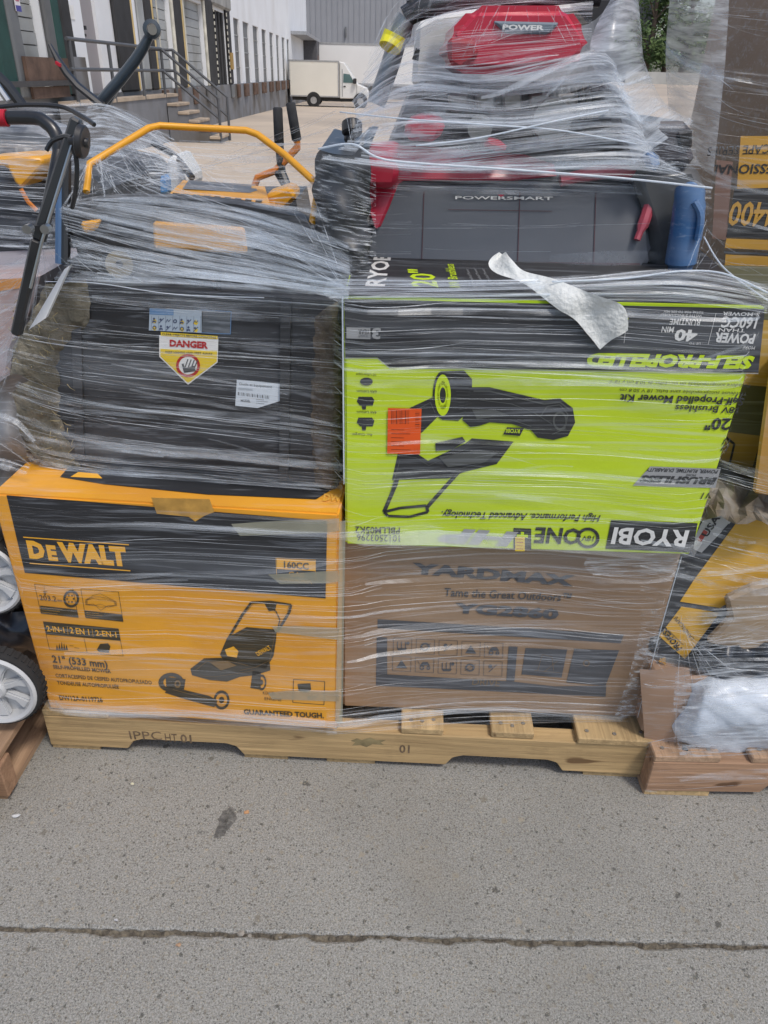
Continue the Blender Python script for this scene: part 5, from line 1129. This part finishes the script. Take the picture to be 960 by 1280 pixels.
# left upper machines
um = thing('folded_mower', 'dark mower with black bent handle, red grip and yellow hood', 'mower', (-.95, 1.6, .5))
mb = MB(); mb.prism(*pris([(-60, 215), (30, 210), (125, 225), (140, 400), (60, 420), (-60, 400)], 1.50, .5)); obj('body', mb, mat('body_dark', (.032, .034, .038), .6, .3, 5, streak=.5), um, bevel=.02)
mb = MB(); mb.prism(*pris([(-30, 198), (20, 194), (52, 196), (55, 206), (40, 222), (26, 236), (18, 228), (8, 208), (-30, 205)], 1.42, .1)); obj('yellow_hood', mb, yelp, um, bevel=.008, smooth=True)
mb = MB(); mb.tube([P(26, 236, 1.42), P(35, 252, 1.42), P(46, 263, 1.42)], .004, 6); obj('orange_cord', mb, orr, um)
mb = MB(); mb.tube([P(-40, 148, 1.15), P(38, 147, 1.15), P(58, 154, 1.145), P(70, 168, 1.14), P(74, 190, 1.135)], .0090, 12, smooth=4); mb.tube([P(74, 188, 1.135), P(62, 250, 1.10), P(50, 300, 1.09)], .0085, 10); obj('handle_bar', mb, TUB, um, smooth=True)
mb = MB(); mb.tube([P(-10, 147, 1.148), P(9, 147.5, 1.148)], .0108, 12); obj('red_grip', mb, mat('grip_red', (.5, .01, .03), .5), um, smooth=True)
mb = MB(); A_ = P(94, 148, 1.09); B_ = P(44, 300, 1.07); C_ = P(18, 420, 1.06)
for a, b in ((A_, B_), (B_, C_)):
    d = (b-a).normalized(); s_ = d.cross(Vector((0, 1, 0))).normalized()*.0072; y_ = Vector((0, .014, 0)); mb.hexa([b-s_, b+s_, b+s_+y_, b-s_+y_, a-s_, a+s_, a+s_+y_, a-s_+y_])
obj('flat_bar', mb, TUB, um, bevel=.003)
mb = MB(); mb.tube([P(95, 165, 1.08), P(70, 245, 1.07), P(53, 300, 1.065), P(38, 360, 1.06)], .0022, 6); obj('bar_edge', mb, steel, um)
mb = MB(); mb.cyl(P(86, 176, 1.08), P(111, 179, 1.08), .006, .006, 12); mb.cyl(P(98, 176, 1.08), P(107, 178, 1.08), .021, .020, 18); obj('clamp_knob', mb, PBK, um, bevel=.004, smooth=True)
mb = MB(); mb.tube([P(92, 184, 1.08), P(96, 205, 1.08), P(95, 235, 1.08), P(90, 260, 1.09)], .0032, 6, smooth=5); mb.tube([P(58, 188, 1.1), P(66, 176, 1.1), P(82, 170, 1.09), P(90, 172, 1.08)], .0032, 6, smooth=5); obj('cable', mb, TUB, um, smooth=True)
mb = MB(); mb.tube([P(-10, 135, 1.3), P(30, 131, 1.3), P(75, 133, 1.3), P(100, 144, 1.28), P(118, 156, 1.26)], .0035, 6, smooth=5); obj('bowden_cable', mb, TUB, um, smooth=True)
for x in (38, 60):
    mb = MB(); q = P(x, 285, 1.05); mb.tube([q, q+Vector((.0, -.012, 0))], .006, 10); obj('bolt', mb, steel, um)
mb = MB(); mb.box((0, 0, 0), (.1, .03, .03)); mb = MB(); mb.prism(*pris([(44, 282), (62, 282), (62, 289), (40, 289)], 1.065, .01)); obj('bracket', mb, TUB, um)
for k, x in enumerate((76, 83)):
    mb = MB(); mb.tube([P(x, 200, 1.3), P(x-1, 330, 1.26)], .008, 8); obj('upright_tube', mb, TUB if k else mat('tube_blue', (.10, .18, .32), .3, metal=.4), um)
lb = thing('pale_carton', 'pale printed carton under bluish film at the far left', 'box', (-.9, 1.3, .6))
mb = MB(); mb.prism(*pris([(-80, 348), (50, 342), (40, 380), (14, 440), (4, 520), (-80, 560)], 1.28, .4)); obj('carton_body', mb, mat('carton_pale', (.42, .40, .44), .5, .1, 5, streak=.4, col2=(.5, .28, .2), mixs=4), lb, bevel=.006)
mb = MB(); f9 = Face((0, 1.28, 0), (0, -1, 0)); f9.poly(mb, [(-30, 352), (44, 346), (42, 358), (-30, 368)], .001); obj('orange_panel', mb, mat('print_orange', (.62, .28, .08), .6), lb)
mb = MB(); a, b = P(84, 334, 1.18), P(36, 412, 1.1); d = Vector((.016, 0, .010)); mb.hexa([b, b+d*1.8, b+d*1.8+Vector((0, .01, 0)), b+Vector((0, .01, 0)), a-d*.3, a+d*.3, a+d*.3+Vector((0, .01, 0)), a-d*.3+Vector((0, .01, 0))])
single('white_lath', mb, mat('slat_white', (.70, .70, .68), .5), 'flat white slat leaning on the muddy corner of the black deck', 'lath')
# lower left film covered mass
ls = thing('grey_sack', 'grey film covered sack between left machines and the yellow carton', 'sack', (-.9, 1.3, .5))
G = [[P(-40+86*j/12-i*.6, 480+i*16+8*math.sin(j*.6), 1.24-.05*math.sin(j/12*3.1)+.02*math.sin(i)) for j in range(13)] for i in range(15)]
mb = MB(); mb.grid(wob(G, .008, 31, 30, 90)); G2 = [[p+Vector((0, .3, 0)) for p in r] for r in G]; mb.grid(G2[::-1]); mb.grid([G[0], G2[0]]); obj('sack', mb, mat('sack_grey', (.16, .16, .165), .45, .3, 8, coat=.6, streak=.4), ls, smooth=2)
# machine behind with folded black arms
fa = thing('mower', 'black folded handle arms rising above the wrapped load at the back left', 'mower', P(120, 145, 2.2))
mb = MB(); mb.tube([P(62, 55, 2.2), P(72, 74, 2.2), P(84, 92, 2.2), P(98, 108, 2.2), P(128, 132, 2.2)], [.006, .012, .014, .014, .015], 8, flat=.7); obj('arm', mb, TUB, fa, smooth=True)
mb = MB(); mb.tube([P(122, 132, 2.25), P(150, 100, 2.25), P(170, 74, 2.25), P(180, 58, 2.25), P(186, 46, 2.25)], [.0145, .0145, .014, .013, .0115], 10); obj('arm', mb, mat('tube_slate', (.04, .055, .07), .35, .1, 10, coat=.5), fa, smooth=True)
mb = MB(); mb.ring(P(190, 37, 2.25), (.2, -1, .1), [(.022, -.010), (.022, .010), (.012, .012), (.012, -.012)], 20); obj('eye', mb, mat('tube_slate', (0, 0, 0)), fa, smooth=True)
mb = MB(); mb.cyl(P(190, 37, 2.25), P(190.5, 37.5, 2.215), .011, .011, 12); obj('bush', mb, steel, fa, smooth=True)
mb = MB(); mb.tube([P(136, 130, 2.28), P(152, 102, 2.28), P(162, 86, 2.3)], .006, 8); obj('inner_rod', mb, steel, fa)
mb = MB(); mb.prism(*pris([(69, 76), (75, 80), (75, 84), (69, 80)], 2.17, .01)); obj('red_tag', mb, mat('grip_red', (0, 0, 0)), fa)
mb = MB(); mb.tube([P(-6, 92, 2.1), P(10, 108, 2.1), P(28, 132, 2.1)], [.013, .014, .014], 8); obj('arm', mb, TUB, fa, smooth=True)
mb = MB(); mb.tube([P(-4, 106, 2.06), P(10, 126, 2.06)], .008, 6); obj('silver_rod', mb, steel, fa)
bk = thing('wrapped_load', 'dark wrapped load standing behind the left pallet', 'load', (-1.0, 2.3, 0))
mb = MB(); mb.prism(*pris([(-80, 150), (40, 148), (90, 165), (108, 200), (112, 330), (-80, 330)], 2.12, .1)); obj('load', mb, mat('load_grey', (.17, .18, .20), .5, .35, 5, streak=.5), bk, bevel=.03, smooth=True)

# ================================================================== STRETCH FILM
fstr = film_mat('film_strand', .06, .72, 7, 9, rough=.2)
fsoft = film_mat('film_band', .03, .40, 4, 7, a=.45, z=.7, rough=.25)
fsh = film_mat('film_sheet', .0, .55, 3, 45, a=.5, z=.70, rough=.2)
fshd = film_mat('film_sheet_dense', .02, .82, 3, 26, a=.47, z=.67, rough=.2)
def wrapset(t, A, n, seed, band=0, **k):
    mb = MB(); strands(mb, A, n, seed=seed, **k); o = obj('film_strands', mb, fstr, t); o['kind'] = 'stuff'
    if band:
        mb = MB(); k2 = dict(k); k2['w'] = (.004, .014); k2['short'] = .5; strands(mb, A, int(band*2.2), seed=seed+1, **k2); o = obj('film_bands', mb, fsoft, t); o['kind'] = 'stuff'
def wsheet(t, G, m_=None, nu=60, nv=30, wr=.004, seed=0):
    mb = MB(); sheet(mb, patch(G), nu, nv, wr, seed); return obj('film_sheet', mb, m_ or fsh, t, smooth=2)
cw = thing('stretch_wrap', 'clear stretch film wound round the load on the centre pallet', 'stretch wrap', (-.05, 1.5, .12))
V = Vector
# lower cartons
def wallgrid(zs, cols): return [[V((c[0], c[1], z)) for c in cols] for z in zs]
lower = patch(wallgrid((.60, .48, .36, .24, .13), [(-.655, 1.40), (-.664, 1.096), (-.36, 1.078), (-.085, 1.060), (.02, 1.085), (.25, 1.116), (.529, 1.113), (.53, 1.4)]))
wrapset(cw, lower, 210, 1, 34, bands=22, slant=-.02, jit=.035, span=(.10, .90))
wrapset(cw, lower, 60, 3, 22, slant=.0, jit=.01, vr=(.955, 1.0), span=(.12, .88), w=(.0008, .0026))
wrapset(cw, lower, 90, 5, 10, slant=-.05, jit=.05, vr=(.0, .36), span=(.13, .55))
wrapset(cw, lower, 110, 15, 26, slant=.02, jit=.06, vr=(.1, .95), span=(.5, .90))
# film skirt over the deck boards
sk = [[V((-.10, 1.058, .17)), V((.2, 1.112, .17)), V((.531, 1.111, .17))], [V((-.10, 1.054, .145)), V((.2, 1.104, .145)), V((.532, 1.109, .145))], [V((-.10, 1.048, .117)), V((.2, 1.088, .117)), V((.532, 1.106, .118))]]
wsheet(cw, sk, nv=14, wr=.002, seed=3)
mb = MB(); strands(mb, patch(sk), 40, seed=8, bands=6, jit=.02, w=(.001, .0025)); o = obj('film_strands', mb, fstr, cw); o['kind'] = 'stuff'
sk2 = [[V((-.655, 1.090, .150)), V((-.36, 1.072, .150)), V((-.08, 1.054, .150))], [V((-.655, 1.088, .122)), V((-.36, 1.069, .120)), V((-.08, 1.050, .119))]]
wsheet(cw, sk2, m_=fshd, nv=10, wr=.002, seed=4)
# lime carton
limeg = patch(wallgrid((.955, .85, .74, .64, .53), [(-.071, 1.36), (-.073, 1.091), (.1, 1.089), (.3, 1.088), (.538, 1.088), (.540, 1.36)]))
wrapset(cw, limeg, 150, 11, 26, bands=16, slant=-.01, jit=.045, span=(.17, .83))
wrapset(cw, limeg, 150, 12, 24, slant=-.01, jit=.02, vr=(.0, .26), span=(.17, .83))
wrapset(cw, limeg, 60, 13, 12, slant=-.02, jit=.02, vr=(.52, .75), span=(.17, .83))
wrapset(cw, limeg, 30, 14, 6, slant=.0, jit=.1, vr=(.0, 1), span=(.70, .83), w=(.0006, .002))
# dense roll of film along the top front edge of the lime carton
ed = [[P(410, 350, 1.14), P(520, 352, 1.12), P(700, 350, 1.13), P(850, 338, 1.16), P(965, 360, 1.12)], [P(405, 368, 1.10), P(520, 366, 1.10), P(700, 362, 1.10), P(850, 358, 1.10), P(962, 374, 1.09)], [P(425, 378, 1.086), P(520, 378, 1.086), P(700, 376, 1.086), P(850, 378, 1.086), P(958, 392, 1.084)]]
wsheet(cw, ed, m_=fshd, nv=18, nu=90, wr=.004, seed=6); wrapset(cw, patch(ed), 90, 21, 22, jit=.04, w=(.0008, .0024))
# black deck
dkg = patch([[fk.at(x, y, .022) for x, y in r] for r in (((48, 350), (120, 352), (260, 360), (435, 370)), ((12, 430), (100, 440), (260, 445), (432, 450)), ((6, 500), (90, 520), (260, 530), (430, 540)), ((40, 580), (110, 592), (260, 602), (428, 614)))])
wrapset(cw, dkg, 330, 31, 60, slant=.05, jit=.05, w=(.0004, .0013))
wrapset(cw, dkg, 70, 32, 14, slant=.12, jit=.05, vr=(.28, .62), bands=5, w=(.0006, .0018))
wrapset(cw, dkg, 60, 33, 16, slant=.02, jit=.02, vr=(.82, 1.), w=(.0006, .0018))
# tent over the yellow mower, strands fanning from its left corner
tent = [[P(120, 250, 1.28), P(220, 248, 1.26), P(330, 262, 1.24), P(436, 296, 1.15)], [P(76, 264, 1.25), P(200, 285, 1.24), P(330, 305, 1.22), P(438, 335, 1.12)], [P(92, 310, 1.22), P(200, 325, 1.21), P(320, 340, 1.19), P(438, 358, 1.09)], [P(66, 352, 1.19), P(200, 356, 1.18), P(320, 362, 1.15), P(436, 374, 1.085)]]
TA = patch(tent); wrapset(cw, TA, 300, 41, 110, slant=.12, jit=.05, w=(.0006, .0020)); wrapset(cw, TA, 6, 45, 150, slant=.10, jit=.03, w=(.0012, .003))
wsheet(cw, [[P(300, 275, 1.24), P(380, 290, 1.2), P(440, 320, 1.13)], [P(300, 330, 1.2), P(380, 345, 1.15), P(440, 372, 1.085)]], nv=20, seed=9)
def fan(t, a, b, n, seed, w=(.0006, .0018), sag=.01, spread=.004, m_=None):
    """strands from a small source a (point pair) to a line b (point pair list)"""
    rs = random.Random(seed); mb = MB(); bb = catmull([V(p) for p in b], 8)
    n = int(n*DENS); w = (w[0]*.75, w[1]*.75)
    for k in range(n):
        f_ = rs.random(); p0 = V(a[0]).lerp(V(a[1]), f_+rs.gauss(0, .05)); i = min(len(bb)-2, max(0, int((f_+rs.gauss(0, .06))*(len(bb)-1)))); p1 = bb[i].lerp(bb[i+1], rs.random())
        ww = rs.uniform(*w); L_ = (p1-p0).length; base = len(mb.v); sd = rs.random()*50; m2 = 11
        s_ = rs.gauss(0, .4)*sag
        side = (p1-p0).cross(p0-EYE).normalized(); side = (side+(EYE-p0).normalized()*rs.uniform(-.6, .6)).normalized()
        for q_ in range(m2):
            tt = q_/(m2-1); p = p0.lerp(p1, tt)+V((0, 0, -1))*math.sin(tt*math.pi)*(sag+s_)
            tp_ = (.4+.6*math.sin(math.pi*(.1+.8*tt)))*ww/2; mb.v += [tuple(p-side*tp_), tuple(p+side*tp_)]
            mb.uv[base+2*q_] = (tt, sd); mb.uv[base+2*q_+1] = (tt, sd+.02)
        mb.f += [(base+2*q_, base+2*q_+2, base+2*q_+3, base+2*q_+1) for q_ in range(m2-1)]
    o = obj('film_strands', mb, m_ or fstr, t); o['kind'] = 'stuff'
fan(cw, (P(74, 262, 1.24), P(92, 320, 1.2)), [P(300, 300, 1.21), P(420, 352, 1.10), P(300, 356, 1.17), P(150, 352, 1.18)], 110, 51)
fan(cw, (P(108, 206, 1.33), P(122, 198, 1.34)), [P(74, 262, 1.25), P(130, 250, 1.27), P(230, 250, 1.26), P(300, 262, 1.24)], 130, 52, sag=.002)
fan(cw, (P(190, 158, 1.43), P(120, 200, 1.34)), [P(300, 240, 1.3), P(200, 235, 1.3), P(130, 246, 1.28)], 120, 53, w=(.0006, .0022), sag=.004)
wsheet(cw, [[P(112, 206, 1.34), P(150, 182, 1.38), P(190, 160, 1.42)], [P(125, 225, 1.31), P(170, 215, 1.33), P(235, 200, 1.40)], [P(80, 260, 1.26), P(150, 248, 1.28), P(225, 248, 1.30)]], nu=40, nv=24, seed=12)
# film over the gap between yellow handle and red mower
gap = [[P(225, 175, 1.45), P(300, 178, 1.44), P(370, 180, 1.42), P(420, 178, 1.34)], [P(215, 205, 1.42), P(300, 215, 1.40), P(370, 212, 1.38), P(410, 210, 1.32)], [P(230, 250, 1.33), P(310, 260, 1.3), P(380, 268, 1.28), P(410, 280, 1.25)]]
wsheet(cw, gap, nv=26, nu=50, seed=14, wr=.003); wrapset(cw, patch(gap), 120, 55, 36, slant=-.02, jit=.05, w=(.0006, .0018))
fan(cw, (P(238, 212, 1.5), P(226, 218, 1.5)), [P(420, 138, 1.42), P(440, 150, 1.4), P(440, 180, 1.36)], 40, 56, w=(.0006, .0018), sag=.004)
wsheet(cw, [[P(395, 190, 1.26), P(430, 200, 1.23), P(470, 215, 1.22)], [P(390, 260, 1.23), P(430, 268, 1.2), P(470, 275, 1.2)], [P(385, 335, 1.18), P(430, 345, 1.15), P(470, 345, 1.15)]], nv=26, nu=30, seed=15, wr=.003)
# red mower
up1 = [[P(440, 126, 1.40), P(500, 78, 1.38), P(600, 84, 1.30), P(745, 60, 1.32), P(768, 96, 1.34)], [P(445, 150, 1.36), P(520, 130, 1.32), P(640, 140, 1.30), P(770, 130, 1.32), P(800, 150, 1.33)], [P(430, 182, 1.31), P(520, 190, 1.29), P(640, 180, 1.29), P(780, 170, 1.31), P(815, 190, 1.33)], [P(400, 200, 1.26), P(520, 215, 1.27), P(640, 218, 1.27), P(800, 222, 1.29), P(886, 235, 1.31)]]
UA = patch(up1); wrapset(cw, UA, 260, 61, 130, slant=-.10, jit=.10, w=(.0006, .0020))
wsheet(cw, [r for r in up1[:4]], m_=fshd, nu=80, nv=40, wr=.006, seed=17)
up0 = [[P(462, 70, 1.50), P(500, 0, 1.50), P(560, -8, 1.44), P(742, -8, 1.44)], [P(455, 100, 1.44), P(510, 60, 1.40), P(580, 50, 1.325), P(740, 40, 1.325)], [P(445, 130, 1.40), P(510, 95, 1.36), P(600, 88, 1.31), P(745, 70, 1.32)]]
wsheet(cw, up0, nu=70, nv=40, wr=.004, seed=18); wrapset(cw, patch(up0), 130, 63, 26, slant=-.3, jit=.2, w=(.0005, .0016))
fan(cw, (P(596, 8, 1.33), P(706, 8, 1.33)), [P(570, 80, 1.325), P(640, 44, 1.325), P(734, 60, 1.33)], 50, 64, w=(.0006, .002), sag=0)
# crumpled white film at top right, falling to the crate
dr_ = [[P(770, -12, 1.45), P(780, -14, 1.42), P(792, -10, 1.46), P(798, 0, 1.52)], [P(742, 40, 1.38), P(768, 30, 1.36), P(795, 32, 1.40), P(802, 40, 1.5)], [P(740, 80, 1.36), P(768, 90, 1.35), P(800, 80, 1.38), P(806, 78, 1.5)], [P(770, 130, 1.36), P(795, 150, 1.34), P(824, 130, 1.40), P(830, 128, 1.5)], [P(792, 205, 1.34), P(810, 190, 1.34), P(862, 155, 1.40), P(866, 152, 1.5)]]
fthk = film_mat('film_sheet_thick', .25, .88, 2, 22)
wsheet(cw, dr_, m_=fthk, nu=44, nv=60, wr=.010, seed=19)
wrapset(cw, patch([r[::1] for r in dr_[2:]]), 60, 66, 14, slant=.2, jit=.2, w=(.0006, .002))
cr_ = [[P(748, 104, 1.35), P(775, 110, 1.345), P(800, 150, 1.345), P(866, 152, 1.35)], [P(770, 160, 1.345), P(800, 175, 1.34), P(830, 180, 1.345), P(870, 190, 1.35)], [P(795, 215, 1.34), P(820, 215, 1.34), P(850, 212, 1.345), P(880, 212, 1.35)]]
wrapset(cw, patch(cr_), 90, 67, 24, slant=-.1, jit=.15, w=(.0005, .0016)); wsheet(cw, cr_, nu=30, nv=30, wr=.003, seed=20)
# loose grass bag front: few lines; gathered ropes of film
bagg = patch([[fb.at(x, y, .02) for x, y in r] for r in (((398, 196), (520, 206), (700, 212), (888, 232)), ((395, 260), (520, 262), (700, 264), (888, 262)), ((400, 335), (520, 338), (700, 340), (884, 335)))])
wrapset(cw, bagg, 110, 71, 20, slant=.03, jit=.04, vr=(0, .35)); wrapset(cw, bagg, 60, 72, 10, slant=.0, jit=.03, span=(0, .32)); wrapset(cw, bagg, 26, 73, 4, jit=.02)
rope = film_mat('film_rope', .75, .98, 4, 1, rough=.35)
def ropes(name, pts, r_, k=8): 
    mb = MB(); cp = catmull([V(p) for p in pts], k); mb.tube(cp, r_, 6)
    for i in range(len(mb.v)): mb.uv[i] = (i*.03, (i % 6)*.2)
    obj(name, mb, rope, cw, smooth=2)
ropes('gathered_edge', [P(398, 186, 1.27), P(440, 180, 1.25), P(470, 196, 1.24), P(510, 203, 1.24), P(640, 212, 1.24), P(780, 223, 1.25), P(890, 235, 1.27)], .0017)
ropes('gathered_edge', [P(425, 140, 1.38), P(500, 148, 1.30), P(610, 156, 1.28), P(700, 163, 1.28), P(796, 180, 1.31)], .0012)
ropes('gathered_edge', [P(520, 182, 1.27), P(600, 172, 1.27), P(700, 150, 1.28), P(760, 138, 1.31)], .0013)
ropes('gathered_edge', [P(690, 352, 1.10), P(780, 348, 1.12), P(850, 339, 1.14), P(905, 342, 1.13), P(960, 366, 1.10)], .0014)
ropes('gathered_edge', [P(880, 296, 1.28), P(905, 335, 1.2), P(960, 376, 1.12)], .0012)
ropes('gathered_edge', [P(56, 352, 1.185), P(120, 354, 1.185), P(220, 368, 1.18), P(330, 372, 1.16)], .0007)
ropes('gathered_edge', [P(428, 372, 1.09), P(429, 480, 1.08), P(430, 605, 1.07)], .0012)
ropes('gathered_edge', [P(852, 696, 1.105), P(825, 790, 1.105), P(797, 897, 1.10)], .0009)
fan(cw, (P(440, 180, 1.3), P(446, 184, 1.3)), [P(430, 130, 1.38), P(470, 140, 1.36), P(520, 150, 1.33)], 50, 74, sag=0, w=(.0006, .002))
fan(cw, (P(436, 372, 1.085), P(428, 352, 1.10)), [P(400, 250, 1.2), P(330, 290, 1.2), P(320, 345, 1.17)], 70, 75, sag=.002)
fan(cw, (P(850, 335, 1.27), P(900, 345, 1.2)), [P(884, 270, 1.3), P(890, 300, 1.27), P(962, 372, 1.1)], 24, 76, sag=0)
# right stack
rw = thing('stretch_wrap', 'clear stretch film round the tall carton and white bundle', 'stretch wrap', (.9, 1.5, .12))
rg = [[P(838, -10, 1.98), P(866, -10, 1.7), P(912, -10, 1.44), P(1000, -10, 1.44)], [P(832, 80, 1.95), P(862, 90, 1.66), P(905, 95, 1.44), P(1000, 100, 1.44)], [P(842, 200, 1.7), P(866, 205, 1.55), P(892, 215, 1.43), P(1000, 220, 1.42)], [P(880, 330, 1.44), P(905, 340, 1.40), P(940, 345, 1.36), P(1000, 350, 1.30)]]
wsheet(rw, [[p for p in r[:3]] for r in rg[:3]], m_=fthk, nu=50, nv=40, wr=.005, seed=31); wrapset(rw, patch(rg), 170, 81, 46, slant=.08, jit=.06, w=(.0006, .0018))
rl = patch([[P(800, 700, 1.09), P(870, 710, 1.06), P(1000, 700, 1.03)], [P(802, 800, 1.075), P(880, 800, 1.03), P(1000, 790, 1.01)], [P(806, 900, 1.05), P(880, 890, 1.005), P(1000, 880, 1.0)], [P(806, 990, 1.016), P(880, 985, 1.012), P(1000, 975, 1.012)]])
wrapset(rw, rl, 230, 83, 50, slant=.02, jit=.06, w=(.0005, .0016)); wrapset(rw, rl, 60, 84, 12, slant=.15, jit=.05, vr=(.2, .5))
fan(rw, (P(862, 815, 1.05), P(852, 770, 1.06)), [P(960, 760, 1.02), P(960, 840, 1.0), P(900, 900, 1.0), P(840, 930, 1.02)], 90, 85, sag=0)
ru = patch([[P(880, 560, 1.11), P(930, 570, 1.09), P(1000, 580, 1.08)], [P(865, 640, 1.10), P(930, 650, 1.08), P(1000, 660, 1.06)], [P(840, 720, 1.09), P(920, 740, 1.06), P(1000, 740, 1.04)]])
wrapset(rw, ru, 120, 86, 30, slant=.05, jit=.06, w=(.0005, .0016))
# left stack
lw = thing('stretch_wrap', 'clear stretch film tented over the folded mower and its neighbours', 'stretch wrap', (-1.0, 1.5, .12))
lg_ = [[P(-40, 132, 2.05), P(60, 130, 2.05), P(130, 128, 2.08), P(190, 150, 2.0)], [P(-40, 180, 1.45), P(60, 185, 1.5), P(140, 180, 1.9), P(225, 205, 1.95)], [P(-40, 240, 1.38), P(50, 245, 1.38), P(130, 240, 1.6), P(215, 250, 1.8)], [P(-40, 310, 1.36), P(50, 312, 1.36), P(75, 310, 1.38), P(90, 300, 1.4)]]
LA = patch(lg_); wrapset(lw, LA, 300, 91, 80, slant=.05, jit=.06, w=(.0008, .0026)); wsheet(lw, lg_[:3], nu=60, nv=40, wr=.006, seed=41)
wsheet(lw, [[P(110, 132, 2.05), P(135, 130, 2.05), P(190, 158, 1.9), P(215, 170, 1.9)], [P(100, 180, 1.8), P(140, 180, 1.85), P(190, 190, 1.85), P(235, 205, 1.85)], [P(95, 240, 1.6), P(140, 240, 1.7), P(190, 230, 1.8), P(230, 225, 1.8)]], m_=fshd, nu=40, nv=40, wr=.01, seed=42)
l2 = [[P(-20, 330, 1.18), P(30, 318, 1.15), P(62, 300, 1.10)], [P(-20, 420, 1.16), P(12, 410, 1.14), P(35, 385, 1.10)], [P(-20, 520, 1.16), P(-4, 515, 1.15), P(2, 500, 1.14)]]
wsheet(lw, l2, m_=fsh, nu=30, nv=30, wr=.004, seed=43); wrapset(lw, patch(l2), 90, 93, 24, slant=-.1, jit=.05)
fan(lw, (P(56, 300, 1.08), P(46, 330, 1.07)), [P(100, 340, 1.2), P(60, 370, 1.15), P(30, 420, 1.12), P(0, 350, 1.15)], 60, 94, sag=0, w=(.0005, .002))
l3 = patch([[P(-20, 500, 1.17), P(20, 520, 1.16), P(50, 560, 1.15)], [P(-20, 580, 1.15), P(0, 590, 1.15), P(30, 600, 1.13)]])
wrapset(lw, l3, 90, 95, 20, slant=-.2, jit=.1, w=(.0006, .002))

# broad creased glints where the film bunches on the brown carton's upper edge and corner
wsheet(cw, [[P(735, 697, 1.106), P(790, 697, 1.106), P(848, 697, 1.106)], [P(730, 707, 1.104), P(790, 708, 1.104), P(846, 707, 1.104)], [P(742, 719, 1.106), P(790, 721, 1.106), P(842, 716, 1.106)]], m_=fshd, nu=40, nv=16, seed=51)
wsheet(cw, [[P(800, 790, 1.106), P(824, 790, 1.104), P(830, 788, 1.11)], [P(786, 845, 1.106), P(806, 845, 1.104), P(814, 843, 1.11)], [P(768, 896, 1.102), P(790, 896, 1.100), P(798, 895, 1.106)]], m_=fshd, nu=14, nv=40, seed=52)
wsheet(rw, [[P(845, 838, 1.05), P(900, 830, 1.01), P(975, 826, 1.0)], [P(842, 890, 1.03), P(900, 890, .998), P(975, 886, .99)], [P(850, 946, 1.02), P(900, 946, 1.005), P(975, 942, 1.0)]], m_=fshd, nu=40, nv=30, seed=53, wr=.005)
# ------------------------------------------------------------------ tidy: a thing of one mesh is that mesh
for e_ in [o for o in C.objects if o.type == 'EMPTY']:
    ch = [c for c in C.objects if c.parent == e_]
    if len(ch) == 1 and not any(c.parent == ch[0] for c in C.objects):
        c = ch[0]; nm = e_.name; loc = e_.location.copy(); c.parent = None; c.location = loc
        for k in ('label', 'category', 'group'):
            if k in e_: c[k] = e_[k]
        if 'kind' in c: del c['kind']
        bpy.data.objects.remove(e_); c.name = nm
